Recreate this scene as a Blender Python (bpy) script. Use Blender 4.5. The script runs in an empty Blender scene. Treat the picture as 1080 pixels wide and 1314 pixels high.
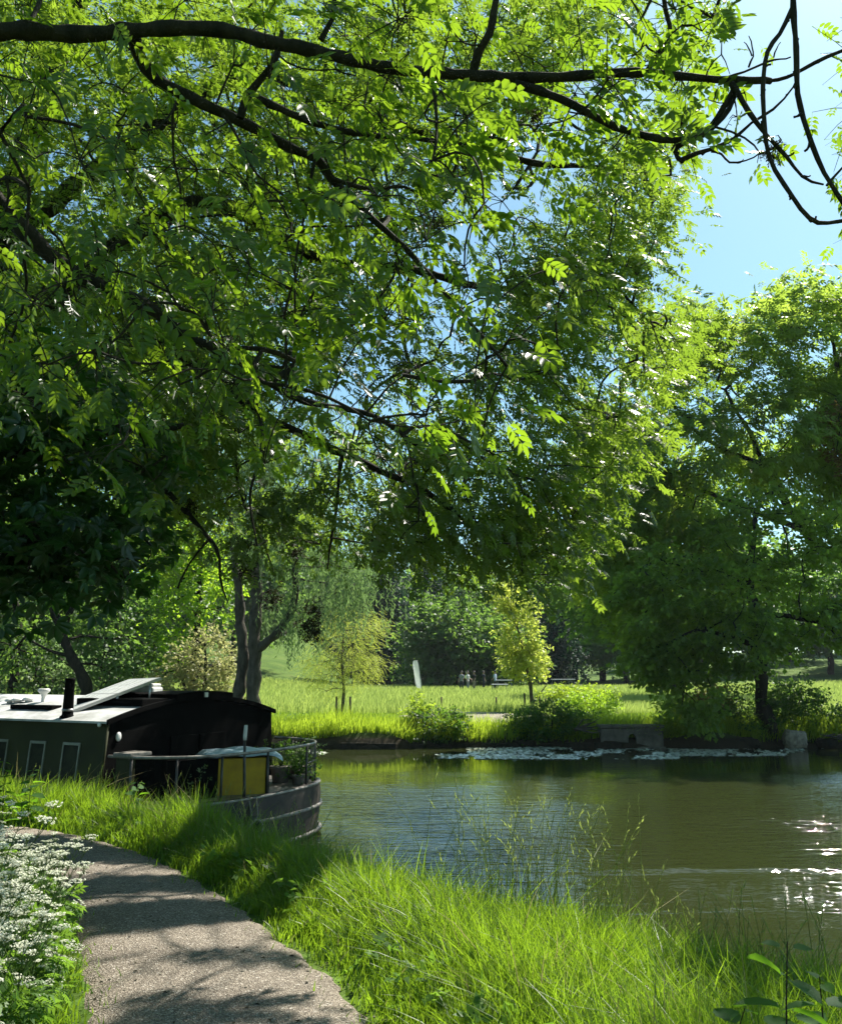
import bpy, bmesh, math, random
import numpy as np
from mathutils import Vector, Matrix

rng = np.random.default_rng(7)
random.seed(7)
S = bpy.context.scene
COL = S.collection

# ------------------------------------------------------------------ camera
F = 1080.0                       # focal length in photo pixels (photo 1080 x 1314)
PITCH = math.atan(208 / F)
EYE = 1.6
CP, SP = math.cos(PITCH), math.sin(PITCH)
cam_d = bpy.data.cameras.new('camera')
cam = bpy.data.objects.new('camera', cam_d)
COL.objects.link(cam)
cam.location = (0, 0, EYE)
cam.rotation_euler = (math.pi / 2 + PITCH, 0, 0)
cam_d.sensor_fit = 'VERTICAL'
cam_d.sensor_height = 24
cam_d.lens = F / 1314 * 24
cam_d.clip_end = 5000
cam_d.clip_start = 0.05
S.camera = cam


def at(px, py, d):
    """the point seen at a photo pixel, at the distance Y = d"""
    xc, yc = (px - 540) / F, (657 - py) / F
    X, Y, Z = xc, CP - yc * SP, SP + yc * CP
    k = d / Y
    return np.array([X * k, d, EYE + Z * k])


def on_z(px, py, z=0.0):
    xc, yc = (px - 540) / F, (657 - py) / F
    X, Y, Z = xc, CP - yc * SP, SP + yc * CP
    k = (z - EYE) / Z
    return np.array([X * k, Y * k, z])


def project(P):
    P = np.atleast_2d(P)
    X, Y, Z = P[:, 0], P[:, 1], P[:, 2] - EYE
    f = Y * CP + Z * SP
    u = -Y * SP + Z * CP
    f = np.where(f < 0.05, 0.05, f)
    return np.stack([540 + F * X / f, 657 - F * u / f], 1)


def inside(poly, pts):
    poly = np.asarray(poly, float)
    pts = np.atleast_2d(pts)
    r = np.zeros(len(pts), bool)
    n = len(poly)
    for i in range(n):
        x0, y0 = poly[i]
        x1, y1 = poly[(i + 1) % n]
        c = ((y0 > pts[:, 1]) != (y1 > pts[:, 1]))
        with np.errstate(divide='ignore', invalid='ignore'):
            xi = (x1 - x0) * (pts[:, 1] - y0) / (y1 - y0 + 1e-12) + x0
        r ^= c & (pts[:, 0] < xi)
    return r


# ------------------------------------------------------------------ light
SUN_AZ, SUN_EL = math.radians(40), math.radians(52)     # azimuth to the right of +Y
SD = np.array([math.sin(SUN_AZ) * math.cos(SUN_EL), math.cos(SUN_AZ) * math.cos(SUN_EL), math.sin(SUN_EL)])
w = bpy.data.worlds.new('World')
S.world = w
w.use_nodes = True
nt = w.node_tree
bg = nt.nodes['Background']
sky = nt.nodes.new('ShaderNodeTexSky')
sky.sky_type = 'NISHITA'
sky.sun_disc = False
sky.sun_elevation = SUN_EL
sky.sun_rotation = SUN_AZ
sky.air_density = 1.0
sky.dust_density = 0.7
sky.ozone_density = 1.0
skc = nt.nodes.new('ShaderNodeMix'); skc.data_type = 'RGBA'; skc.blend_type = 'MULTIPLY'
skc.inputs[0].default_value = 1
skc.inputs[7].default_value = (.80, 1.08, 1.02, 1)      # the clear greenish blue of this summer sky
nt.links.new(sky.outputs[0], skc.inputs[6])
nt.links.new(skc.outputs[2], bg.inputs[0])
bg.inputs[1].default_value = 0.074
sl = bpy.data.lights.new('sun', 'SUN')
sl.energy = 5.0
sl.angle = math.radians(0.53)
sl.color = (1.0, 0.95, 0.86)
so = bpy.data.objects.new('sun', sl)
COL.objects.link(so)
so.rotation_euler = Vector(SD).to_track_quat('Z', 'Y').to_euler()
S.view_settings.view_transform = 'Standard'
S.view_settings.look = 'None'
S.view_settings.exposure = 1.2
S.view_settings.gamma = 1.0
S.render.engine = 'CYCLES'
cy = S.cycles
cy.max_bounces = 8
cy.diffuse_bounces = 2
cy.glossy_bounces = 3
cy.transmission_bounces = 4
cy.transparent_max_bounces = 6
cy.volume_bounces = 0
cy.caustics_reflective = False
cy.caustics_refractive = False
cy.use_denoising = True
cy.sample_clamp_indirect = 6.0


# ------------------------------------------------------------------ materials
class NT:
    def __init__(s, name):
        s.m = bpy.data.materials.new(name)
        s.m.use_nodes = True
        s.t = s.m.node_tree
        s.t.nodes.clear()
        s.out = s.n('ShaderNodeOutputMaterial')

    def n(s, typ, **kw):
        nd = s.t.nodes.new(typ)
        for k, v in kw.items():
            if k.startswith('i_'):
                key = k[2:].replace('_', ' ')
                nd.inputs[key].default_value = v
            else:
                setattr(nd, k, v)
        return nd

    def l(s, a, b):
        s.t.links.new(a, b)

    def ramp(s, src, stops, interp='LINEAR'):
        r = s.n('ShaderNodeValToRGB')
        r.color_ramp.interpolation = interp
        while len(r.color_ramp.elements) < len(stops):
            r.color_ramp.elements.new(0.5)
        for e, (p, c) in zip(r.color_ramp.elements, stops):
            e.position = p
            e.color = (*c, 1) if len(c) == 3 else c
        s.l(src, r.inputs[0])
        return r

    def noise(s, scale, detail=3, rough=0.55, vec=None, dim='3D'):
        nd = s.n('ShaderNodeTexNoise')
        nd.noise_dimensions = dim
        nd.inputs['Scale'].default_value = scale
        nd.inputs['Detail'].default_value = detail
        nd.inputs['Roughness'].default_value = rough
        if vec is not None:
            s.l(vec, nd.inputs['Vector'])
        return nd

    def done(s, sh):
        s.l(sh, s.out.inputs['Surface'])
        return s.m


def leafmat(name, c0, c1, tr, tfac=0.45, rough=0.42, spec=0.45):
    """leaf blade: own colour varies by leaf (c0 to c1), light shines through it in colour tr"""
    g = NT(name)
    a = g.n('ShaderNodeAttribute', attribute_name='tint')
    mx = g.n('ShaderNodeMix', data_type='RGBA')
    g.l(a.outputs['Fac'], mx.inputs[0])
    mx.inputs[6].default_value = (*c0, 1)
    mx.inputs[7].default_value = (*c1, 1)
    p = g.n('ShaderNodeBsdfPrincipled')
    g.l(mx.outputs[2], p.inputs['Base Color'])
    p.inputs['Roughness'].default_value = rough
    p.inputs['Specular IOR Level'].default_value = spec
    t = g.n('ShaderNodeBsdfTranslucent')
    m2 = g.n('ShaderNodeMix', data_type='RGBA')
    g.l(a.outputs['Fac'], m2.inputs[0])
    m2.inputs[6].default_value = (tr[0] * .6, tr[1] * .68, tr[2] * .6, 1)
    m2.inputs[7].default_value = (*tr, 1)
    g.l(m2.outputs[2], t.inputs['Color'])
    ms = g.n('ShaderNodeMixShader')
    ms.inputs[0].default_value = tfac
    g.l(p.outputs[0], ms.inputs[1])
    g.l(t.outputs[0], ms.inputs[2])
    return g.done(ms.outputs[0])


def barkmat(name, c0, c1, scale=9.0):
    g = NT(name)
    tc = g.n('ShaderNodeTexCoord')
    mp = g.n('ShaderNodeMapping')
    mp.inputs['Scale'].default_value = (1, 1, 0.3)
    g.l(tc.outputs['Object'], mp.inputs[0])
    n1 = g.noise(scale, 5, 0.65, mp.outputs[0])
    r = g.ramp(n1.outputs['Fac'], [(0.3, c0), (0.7, c1)])
    n2 = g.noise(scale * 3.5, 4, 0.7, mp.outputs[0])
    b = g.n('ShaderNodeBump')
    b.inputs['Strength'].default_value = 0.7
    b.inputs['Distance'].default_value = 0.05
    g.l(n2.outputs['Fac'], b.inputs['Height'])
    p = g.n('ShaderNodeBsdfPrincipled')
    p.inputs['Roughness'].default_value = 0.9
    p.inputs['Specular IOR Level'].default_value = 0.2
    g.l(r.outputs[0], p.inputs['Base Color'])
    g.l(b.outputs[0], p.inputs['Normal'])
    return g.done(p.outputs[0])


def paint(name, c, c2=None, rough=0.45, scale=6.0, metal=0.0, bump=0.15, spec=0.5):
    """weathered paint or metal: two close colours in uneven patches, uneven gloss"""
    g = NT(name)
    tc = g.n('ShaderNodeTexCoord')
    n1 = g.noise(scale, 6, 0.65, tc.outputs['Object'])
    c2 = c2 or tuple(v * 0.6 for v in c)
    r = g.ramp(n1.outputs['Fac'], [(0.35, c2), (0.62, c)])
    n2 = g.noise(scale * 4, 4, 0.6, tc.outputs['Object'])
    rr = g.n('ShaderNodeMapRange')
    rr.inputs[3].default_value = max(0.05, rough - 0.12)
    rr.inputs[4].default_value = min(1.0, rough + 0.2)
    g.l(n2.outputs['Fac'], rr.inputs[0])
    p = g.n('ShaderNodeBsdfPrincipled')
    p.inputs['Metallic'].default_value = metal
    p.inputs['Specular IOR Level'].default_value = spec
    g.l(r.outputs[0], p.inputs['Base Color'])
    g.l(rr.outputs[0], p.inputs['Roughness'])
    if bump:
        b = g.n('ShaderNodeBump')
        b.inputs['Strength'].default_value = bump
        b.inputs['Distance'].default_value = 0.01
        g.l(n2.outputs['Fac'], b.inputs['Height'])
        g.l(b.outputs[0], p.inputs['Normal'])
    return g.done(p.outputs[0])


M = {}
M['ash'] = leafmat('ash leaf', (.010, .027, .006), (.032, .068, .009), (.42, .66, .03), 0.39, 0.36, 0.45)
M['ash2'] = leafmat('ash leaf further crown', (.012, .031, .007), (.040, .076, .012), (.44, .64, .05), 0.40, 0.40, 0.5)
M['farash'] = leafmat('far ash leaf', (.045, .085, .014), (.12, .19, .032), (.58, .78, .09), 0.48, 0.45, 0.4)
M['chestnut'] = leafmat('shade darkened broad leaf', (.010, .032, .010), (.022, .060, .014), (.10, .28, .02), 0.30, 0.38, 0.5)  # base colour darkened to carry the deep shade under the canopy
M['maple'] = leafmat('maple leaf', (.036, .072, .012), (.10, .165, .026), (.52, .74, .07), 0.47, 0.45, 0.4)
M['oak'] = leafmat('park tree leaf', (.032, .076, .018), (.075, .140, .034), (.30, .50, .07), 0.42, 0.5, 0.35)
M['pine'] = leafmat('conifer needle', (.012, .034, .022), (.024, .056, .034), (.05, .12, .05), 0.25, 0.6, 0.3)
M['willow'] = leafmat('willow leaf', (.09, .14, .06), (.17, .23, .11), (.30, .46, .14), 0.42, 0.45, 0.4)
M['youngwillow'] = leafmat('young yellow leaf', (.26, .31, .03), (.44, .48, .08), (.80, .88, .14), 0.48, 0.45, 0.4)
M['paleshrub'] = leafmat('pale shrub leaf', (.22, .22, .09), (.38, .36, .17), (.62, .60, .24), 0.45, 0.5, 0.35)
M['limelime'] = leafmat('lime leaf', (.06, .14, .012), (.13, .23, .02), (.60, .86, .05), 0.52, 0.42, 0.4)
M['shrub'] = leafmat('bank shrub leaf', (.020, .055, .012), (.05, .11, .02), (.22, .42, .04), 0.40, 0.5, 0.35)
M['rusttip'] = leafmat('reddish young leaf', (.10, .06, .02), (.16, .10, .03), (.35, .25, .05), 0.40, 0.5, 0.35)
M['grass'] = leafmat('verge grass', (.034, .088, .010), (.105, .165, .020), (.40, .62, .03), 0.46, 0.42, 0.4)
M['tallgrass'] = leafmat('flowering grass', (.07, .12, .02), (.22, .24, .09), (.45, .55, .12), 0.42, 0.5, 0.3)
M['meadow'] = leafmat('meadow grass', (.16, .24, .04), (.36, .40, .13), (.62, .76, .17), 0.42, 0.6, 0.2)
M['lawn'] = leafmat('short far grass', (.16, .27, .02), (.26, .36, .05), (.62, .80, .06), 0.42, 0.6, 0.2)
M['straw'] = leafmat('dry grass blade', (.16, .15, .06), (.34, .30, .14), (.40, .36, .14), 0.35, 0.6, 0.2)
M['reed'] = leafmat('bank herb leaf', (.08, .15, .012), (.20, .28, .025), (.66, .84, .06), 0.45, 0.5, 0.3)
M['parsley_leaf'] = leafmat('cow parsley leaf', (.04, .10, .015), (.08, .16, .025), (.30, .52, .05), 0.42, 0.5, 0.3)
M['petal'] = leafmat('cow parsley flower', (.66, .68, .50), (.80, .80, .70), (.70, .74, .50), 0.30, 0.7, 0.2)
M['nettle'] = leafmat('nettle leaf', (.018, .060, .016), (.04, .10, .02), (.30, .58, .03), 0.45, 0.65, 0.2)
M['pad'] = leafmat('floating leaf with glare', (.50, .53, .40), (.76, .77, .66), (.20, .30, .08), 0.1, 0.3, 0.8)  # near-white base colour paints in the bright glare on the leaves
M['bark'] = barkmat('dark mossy bark', (.008, .008, .005), (.040, .034, .022))
M['barkpale'] = barkmat('grey bark', (.035, .032, .025), (.12, .108, .085))
M['twig'] = barkmat('twig bark', (.02, .018, .012), (.055, .048, .034), 20)
M['key'] = leafmat('dry ash seeds', (.012, .010, .006), (.03, .028, .012), (.05, .05, .01), 0.2, 0.7, 0.2)
M['stem'] = leafmat('plant stem', (.05, .10, .02), (.10, .15, .03), (.2, .3, .05), 0.2, 0.5, 0.3)
M['post'] = barkmat('weathered timber', (.05, .04, .03), (.16, .13, .09), 12)

M['hull'] = paint('boat hull rusty black', (.010, .0095, .008), (.060, .042, .031), 0.55, 2.2, 0, 0.3)
M['strake'] = paint('worn strake', (.26, .24, .21), (.025, .02, .016), 0.5, 3.5, 0, 0.2)
M['cabin'] = paint('cabin olive paint', (.040, .043, .014), (.022, .025, .008), 0.7, 2.0, 0, 0.1, 0.25)
M['black'] = paint('black boat paint', (.004, .004, .004), (.002, .002, .002), 0.8, 3.0, 0, 0.1, 0.05)
M['roof'] = paint('pale roof paint', (.52, .53, .53), (.30, .30, .28), 0.55, 3.0, 0, 0.1)
M['rail'] = paint('worn rail paint', (.06, .055, .05), (.03, .028, .025), 0.35, 10, 0, 0.1)
M['railtop'] = paint('scuffed rail top', (.30, .28, .25), (.10, .09, .08), 0.35, 8, 0.3, 0.1)
M['steel'] = paint('dull steel', (.32, .32, .33), (.18, .18, .18), 0.35, 9, 0.9, 0.1)
M['white'] = paint('white plastic', (.78, .78, .76), (.58, .58, .55), 0.4, 6, 0, 0.05)
M['yellow'] = paint('faded yellow paint', (.60, .38, .012), (.42, .26, .012), 0.6, 3.5, 0, 0.15)
M['tarp'] = paint('pale blue cover', (.42, .55, .62), (.30, .40, .47), 0.35, 4, 0, 0.3)
M['panelglass'] = paint('solar panel face with reflection', (.66, .67, .66), (.52, .53, .53), 0.25, 2, 0, 0.0, 0.6)  # whitish base colour stands in for the reflection off the panel
M['alu'] = paint('aluminium frame', (.55, .55, .55), (.42, .42, .42), 0.35, 8, 0.8, 0.05)
M['glass'] = paint('dark window glass', (.012, .014, .010), (.03, .034, .016), 0.4, 5, 0, 0.1, 0.1)
M['wframe'] = paint('window frame', (.20, .21, .17), (.13, .14, .10), 0.4, 6, 0, 0.1)
M['rope'] = paint('grey rope', (.34, .31, .26), (.18, .16, .13), 0.9, 30, 0, 0.6)
M['tyre'] = paint('old rubber', (.05, .05, .048), (.025, .025, .024), 0.7, 12, 0, 0.3)
M['plank'] = paint('deck timber', (.10, .08, .055), (.05, .04, .03), 0.8, 5, 0, 0.3)
M['clay'] = paint('flower pot', (.25, .22, .19), (.15, .13, .11), 0.8, 9, 0, 0.2)
M['concrete'] = paint('old concrete', (.13, .118, .092), (.05, .045, .035), 0.9, 4, 0, 0.5)
M['stone'] = paint('pale stone', (.30, .26, .19), (.13, .11, .08), 0.9, 6, 0, 0.6)
M['skin'] = paint('skin', (.48, .30, .21), (.42, .26, .18), 0.6, 8, 0, 0)
M['hair'] = paint('dark hair', (.04, .03, .02), None, 0.6, 20, 0, 0)
for k, c in dict(c_white=(.72, .73, .75), c_grey=(.30, .32, .35), c_navy=(.03, .035, .05), c_black=(.02, .02, .022), c_sky=(.55, .65, .78), c_tan=(.30, .25, .18)).items():
    M[k] = paint('cloth ' + k[2:], c, tuple(v * .8 for v in c), 0.9, 12, 0, 0)


M['flagcloth'] = leafmat('thin white cloth', (.74, .75, .76), (.78, .78, .78), (.80, .82, .82), 0.5, 0.8, 0.1)


def mat_ground():
    g = NT('bank soil and turf')
    ge = g.n('ShaderNodeNewGeometry')
    sx = g.n('ShaderNodeSeparateXYZ')
    g.l(ge.outputs['Position'], sx.inputs[0])
    n1 = g.noise(0.35, 5, 0.6, ge.outputs['Position'])
    n2 = g.noise(5.0, 5, 0.7, ge.outputs['Position'])
    r1 = g.ramp(n1.outputs['Fac'], [(0.3, (.055, .115, .016)), (0.6, (.105, .175, .03)), (0.8, (.16, .19, .06))])
    r2 = g.ramp(n2.outputs['Fac'], [(0.3, (.45, .42, .35)), (0.7, (1.1, 1.1, 1.0))])
    mm = g.n('ShaderNodeMix', data_type='RGBA', blend_type='MULTIPLY')
    mm.inputs[0].default_value = 1
    g.l(r1.outputs[0], mm.inputs[6]); g.l(r2.outputs[0], mm.inputs[7])
    # bare wet earth close to and under the water level
    mr = g.n('ShaderNodeMapRange')
    mr.inputs[1].default_value = -0.45; mr.inputs[2].default_value = -0.22
    g.l(sx.outputs[2], mr.inputs[0])
    m2 = g.n('ShaderNodeMix', data_type='RGBA')
    g.l(mr.outputs[0], m2.inputs[0])
    m2.inputs[6].default_value = (.030, .024, .014, 1)
    g.l(mm.outputs[2], m2.inputs[7])
    b = g.n('ShaderNodeBump'); b.inputs['Strength'].default_value = 0.8; b.inputs['Distance'].default_value = 0.05
    g.l(n2.outputs['Fac'], b.inputs['Height'])
    p = g.n('ShaderNodeBsdfPrincipled'); p.inputs['Roughness'].default_value = 0.95; p.inputs['Specular IOR Level'].default_value = 0.15
    g.l(m2.outputs[2], p.inputs['Base Color']); g.l(b.outputs[0], p.inputs['Normal'])
    return g.done(p.outputs[0])


def mat_path(name, cA, cB, cC):
    g = NT(name)
    ge = g.n('ShaderNodeNewGeometry')
    v = g.n('ShaderNodeTexVoronoi'); v.inputs['Scale'].default_value = 125
    g.l(ge.outputs['Position'], v.inputs['Vector'])
    n0 = g.noise(1.6, 5, 0.65, ge.outputs['Position'])
    n1 = g.noise(28, 4, 0.7, ge.outputs['Position'])
    sep = g.n('ShaderNodeSeparateColor')
    g.l(v.outputs['Color'], sep.inputs[0])
    r = g.ramp(sep.outputs[0], [(0.0, cA), (0.55, cB), (0.93, cC), (1.0, (.55, .52, .47))])
    r0 = g.ramp(n0.outputs['Fac'], [(0.3, (.70, .68, .65)), (0.7, (1.08, 1.05, 1.0))])
    mm = g.n('ShaderNodeMix', data_type='RGBA', blend_type='MULTIPLY'); mm.inputs[0].default_value = 1
    g.l(r.outputs[0], mm.inputs[6]); g.l(r0.outputs[0], mm.inputs[7])
    ad = g.n('ShaderNodeMath', operation='ADD')
    g.l(v.outputs['Distance'], ad.inputs[0]); g.l(n1.outputs['Fac'], ad.inputs[1])
    b = g.n('ShaderNodeBump'); b.inputs['Strength'].default_value = 0.75; b.inputs['Distance'].default_value = 0.012
    g.l(ad.outputs[0], b.inputs['Height'])
    p = g.n('ShaderNodeBsdfPrincipled'); p.inputs['Roughness'].default_value = 0.85; p.inputs['Specular IOR Level'].default_value = 0.25
    g.l(mm.outputs[2], p.inputs['Base Color']); g.l(b.outputs[0], p.inputs['Normal'])
    return g.done(p.outputs[0])


def mat_water():
    g = NT('river water')
    ge = g.n('ShaderNodeNewGeometry')
    mp = g.n('ShaderNodeMapping'); mp.inputs['Scale'].default_value = (0.55, 1.9, 1)
    mp.inputs['Rotation'].default_value = (0, 0, math.radians(6))
    g.l(ge.outputs['Position'], mp.inputs[0])
    n1 = g.noise(3.2, 3, 0.55, mp.outputs[0])
    n2 = g.noise(9.0, 2, 0.5, mp.outputs[0])
    n3 = g.noise(0.22, 2, 0.5, ge.outputs['Position'])
    # breeze patches: ripples come and go over the surface
    br = g.n('ShaderNodeMapRange'); br.inputs[1].default_value = 0.35; br.inputs[2].default_value = 0.68
    br.inputs[3].default_value = 0.15; br.inputs[4].default_value = 1.0
    g.l(n3.outputs['Fac'], br.inputs[0])
    s1 = g.n('ShaderNodeMath', operation='MULTIPLY'); g.l(n2.outputs['Fac'], s1.inputs[0]); s1.inputs[1].default_value = 0.35
    s2 = g.n('ShaderNodeMath', operation='ADD'); g.l(n1.outputs['Fac'], s2.inputs[0]); g.l(s1.outputs[0], s2.inputs[1])
    b1 = g.n('ShaderNodeBump'); b1.inputs['Distance'].default_value = 0.17
    sxy = g.n('ShaderNodeSeparateXYZ'); g.l(ge.outputs['Position'], sxy.inputs[0])
    # the lee of the far bank is calm, the near reach is ruffled
    yr = g.n('ShaderNodeMapRange'); yr.inputs[1].default_value = 9.5; yr.inputs[2].default_value = 22
    yr.inputs[3].default_value = 1.0; yr.inputs[4].default_value = 0.07
    g.l(sxy.outputs[1], yr.inputs[0])
    mu = g.n('ShaderNodeMath', operation='MULTIPLY'); g.l(br.outputs[0], mu.inputs[0]); g.l(yr.outputs[0], mu.inputs[1])
    xr = g.n('ShaderNodeMapRange'); xr.inputs[1].default_value = 2.0; xr.inputs[2].default_value = 7.5
    xr.inputs[3].default_value = .5; xr.inputs[4].default_value = .9
    g.l(sxy.outputs[0], xr.inputs[0])
    m3 = g.n('ShaderNodeMath', operation='MULTIPLY'); g.l(mu.outputs[0], m3.inputs[0]); g.l(xr.outputs[0], m3.inputs[1])
    g.l(m3.outputs[0], b1.inputs['Strength'])
    g.l(s2.outputs[0], b1.inputs['Height'])
    p = g.n('ShaderNodeBsdfPrincipled')
    p.inputs['Base Color'].default_value = (.025, .031, .010, 1)
    p.inputs['Roughness'].default_value = 0.03
    p.inputs['IOR'].default_value = 1.333
    p.inputs['Specular IOR Level'].default_value = 0.55
    g.l(b1.outputs[0], p.inputs['Normal'])
    return g.done(p.outputs[0])


M['ground'] = mat_ground()
M['path'] = mat_path('towpath gravel', (.115, .099, .080), (.22, .190, .155), (.33, .292, .24))
M['farpath'] = mat_path('pale meadow path', (.22, .19, .15), (.30, .27, .22), (.38, .34, .29))
M['water'] = mat_water()


# ------------------------------------------------------------------ mesh helpers
def npmesh(name, V, Q, mats, tint=None, midx=None, tris=None, smooth=False):
    me = bpy.data.meshes.new(name)
    V = np.asarray(V, np.float32)
    Q = np.asarray(Q, np.int32).reshape(-1, 4)
    me.vertices.add(len(V)); me.vertices.foreach_set('co', V.ravel())
    if tris is None or len(tris) == 0:
        L = Q.ravel(); st = np.arange(len(Q), dtype=np.int32) * 4
    else:
        T = np.asarray(tris, np.int32).reshape(-1, 3)
        L = np.concatenate([Q.ravel(), T.ravel()])
        st = np.concatenate([np.arange(len(Q), dtype=np.int32) * 4, len(Q) * 4 + np.arange(len(T), dtype=np.int32) * 3])
    me.loops.add(len(L)); me.loops.foreach_set('vertex_index', L)
    me.polygons.add(len(st)); me.polygons.foreach_set('loop_start', st)
    for m in (mats if isinstance(mats, (list, tuple)) else [mats]):
        me.materials.append(m)
    if midx is not None:
        me.polygons.foreach_set('material_index', np.asarray(midx, np.int32))
    if smooth:
        me.polygons.foreach_set('use_smooth', np.ones(len(st), bool))
    if tint is not None:
        a = me.attributes.new('tint', 'FLOAT', 'POINT')
        a.data.foreach_set('value', np.asarray(tint, np.float32))
    me.update(calc_edges=True)
    return me


def link(name, me, parent=None, loc=None):
    o = bpy.data.objects.new(name, me)
    COL.objects.link(o)
    if loc is not None:
        o.location = loc
    if parent is not None:
        o.parent = parent
    return o


def tag(o, label=None, cat=None, group=None, kind=None):
    if label: o['label'] = label
    if cat: o['category'] = cat
    if group: o['group'] = group
    if kind: o['kind'] = kind
    return o


def thing(name, label, cat, loc=(0, 0, 0), rz=0.0, group=None):
    o = bpy.data.objects.new(name, None)
    COL.objects.link(o)
    o.location = loc
    o.rotation_euler = (0, 0, rz)
    o.empty_display_size = 0.2
    return tag(o, label, cat, group)


def copy_tree(o, parent=None):
    c = o.copy(); COL.objects.link(c)
    if parent is not None:
        c.parent = parent
    for ch in list(o.children):
        copy_tree(ch, c)
    return c


class MB:
    """collects shapes, then becomes one mesh object"""
    def __init__(s):
        s.b = bmesh.new()

    def quad(s, pts):
        s.b.faces.new([s.b.verts.new(p) for p in pts])
        return s

    def box(s, lo, hi, bev=0.0, mtx=None):
        t = bmesh.new()
        bmesh.ops.create_cube(t, size=1)
        for v in t.verts:
            for i in range(3):
                v.co[i] = (lo[i] + hi[i]) / 2 + v.co[i] * (hi[i] - lo[i])
        if bev:
            bmesh.ops.bevel(t, geom=t.edges[:], offset=bev, segments=2, affect='EDGES', profile=0.6)
        s._add(t, mtx)
        return s

    def _add(s, t, mtx=None):
        if mtx is not None:
            bmesh.ops.transform(t, matrix=mtx, verts=t.verts)
        me = bpy.data.meshes.new('tmp'); t.to_mesh(me); t.free()
        s.b.from_mesh(me); bpy.data.meshes.remove(me)

    def tube(s, pts, rad, n=8, cap=True):
        pts = [Vector(p) for p in pts]
        rad = rad if isinstance(rad, (list, tuple)) else [rad] * len(pts)
        rings = []
        ref = Vector((0.123, 0.31, 0.94))
        for i, p in enumerate(pts):
            d = (pts[min(i + 1, len(pts) - 1)] - pts[max(i - 1, 0)]).normalized()
            a = d.cross(ref)
            if a.length < 1e-3: a = d.cross(Vector((1, 0, 0)))
            a.normalize(); b = d.cross(a)
            rings.append([s.b.verts.new(p + (a * math.cos(k * 2 * math.pi / n) + b * math.sin(k * 2 * math.pi / n)) * rad[i]) for k in range(n)])
        for r0, r1 in zip(rings, rings[1:]):
            for k in range(n):
                f = s.b.faces.new((r0[k], r0[(k + 1) % n], r1[(k + 1) % n], r1[k])); f.smooth = True
        if cap:
            s.b.faces.new(rings[0][::-1]); s.b.faces.new(rings[-1])
        return s

    def lathe(s, prof, n=16, mtx=None):
        t = bmesh.new()
        rings = []
        for r, z in prof:
            rings.append([t.verts.new((r * math.cos(k * 2 * math.pi / n), r * math.sin(k * 2 * math.pi / n), z)) for k in range(n)])
        for r0, r1 in zip(rings, rings[1:]):
            for k in range(n):
                f = t.faces.new((r0[k], r0[(k + 1) % n], r1[(k + 1) % n], r1[k])); f.smooth = True
        t.faces.new(rings[0][::-1]); t.faces.new(rings[-1])
        s._add(t, mtx)
        return s

    def torus(s, R, r, mtx=None, n=28, m=10):
        t = bmesh.new(); g = []
        for i in range(n):
            a = i * 2 * math.pi / n
            g.append([t.verts.new(((R + r * math.cos(b)) * math.cos(a), (R + r * math.cos(b)) * math.sin(a), r * math.sin(b))) for b in [j * 2 * math.pi / m for j in range(m)]])
        for i in range(n):
            for j in range(m):
                f = t.faces.new((g[i][j], g[(i + 1) % n][j], g[(i + 1) % n][(j + 1) % m], g[i][(j + 1) % m])); f.smooth = True
        s._add(t, mtx)
        return s

    def build(s, name, mat, parent=None):
        bmesh.ops.recalc_face_normals(s.b, faces=s.b.faces)
        me = bpy.data.meshes.new(name); s.b.to_mesh(me); s.b.free()
        me.materials.append(mat)
        return link(name, me, parent)


def frames(D):
    D = D / (np.linalg.norm(D, axis=1, keepdims=True) + 1e-9)
    ref = np.tile([0.13, 0.27, 0.95], (len(D), 1))
    bad = np.abs((D * ref).sum(1)) > 0.97
    ref[bad] = [1, 0, 0]
    A = np.cross(D, ref); A /= np.linalg.norm(A, axis=1, keepdims=True) + 1e-9
    return D, A, np.cross(D, A)


def np_tubes(chains, n=5):
    """chains: list of (pts Kx3, radii K): all tubes as one V, Q"""
    Vs, Qs, off = [], [], 0
    ang = np.arange(n) * 2 * math.pi / n
    for P, R in chains:
        P = np.asarray(P, float); R = np.asarray(R, float)
        D = np.gradient(P, axis=0)
        D, A, B = frames(D)
        ring = P[:, None] + R[:, None, None] * (A[:, None] * np.cos(ang)[None, :, None] + B[:, None] * np.sin(ang)[None, :, None])
        K = len(P)
        Vs.append(ring.reshape(-1, 3))
        i = np.arange(K - 1)[:, None] * n; k = np.arange(n)[None]
        q = np.stack([i + k, i + (k + 1) % n, i + n + (k + 1) % n, i + n + k], -1).reshape(-1, 4)
        Qs.append(q + off); off += K * n
    if not Vs:
        return np.zeros((0, 3)), np.zeros((0, 4), int)
    return np.concatenate(Vs), np.concatenate(Qs)


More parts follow.
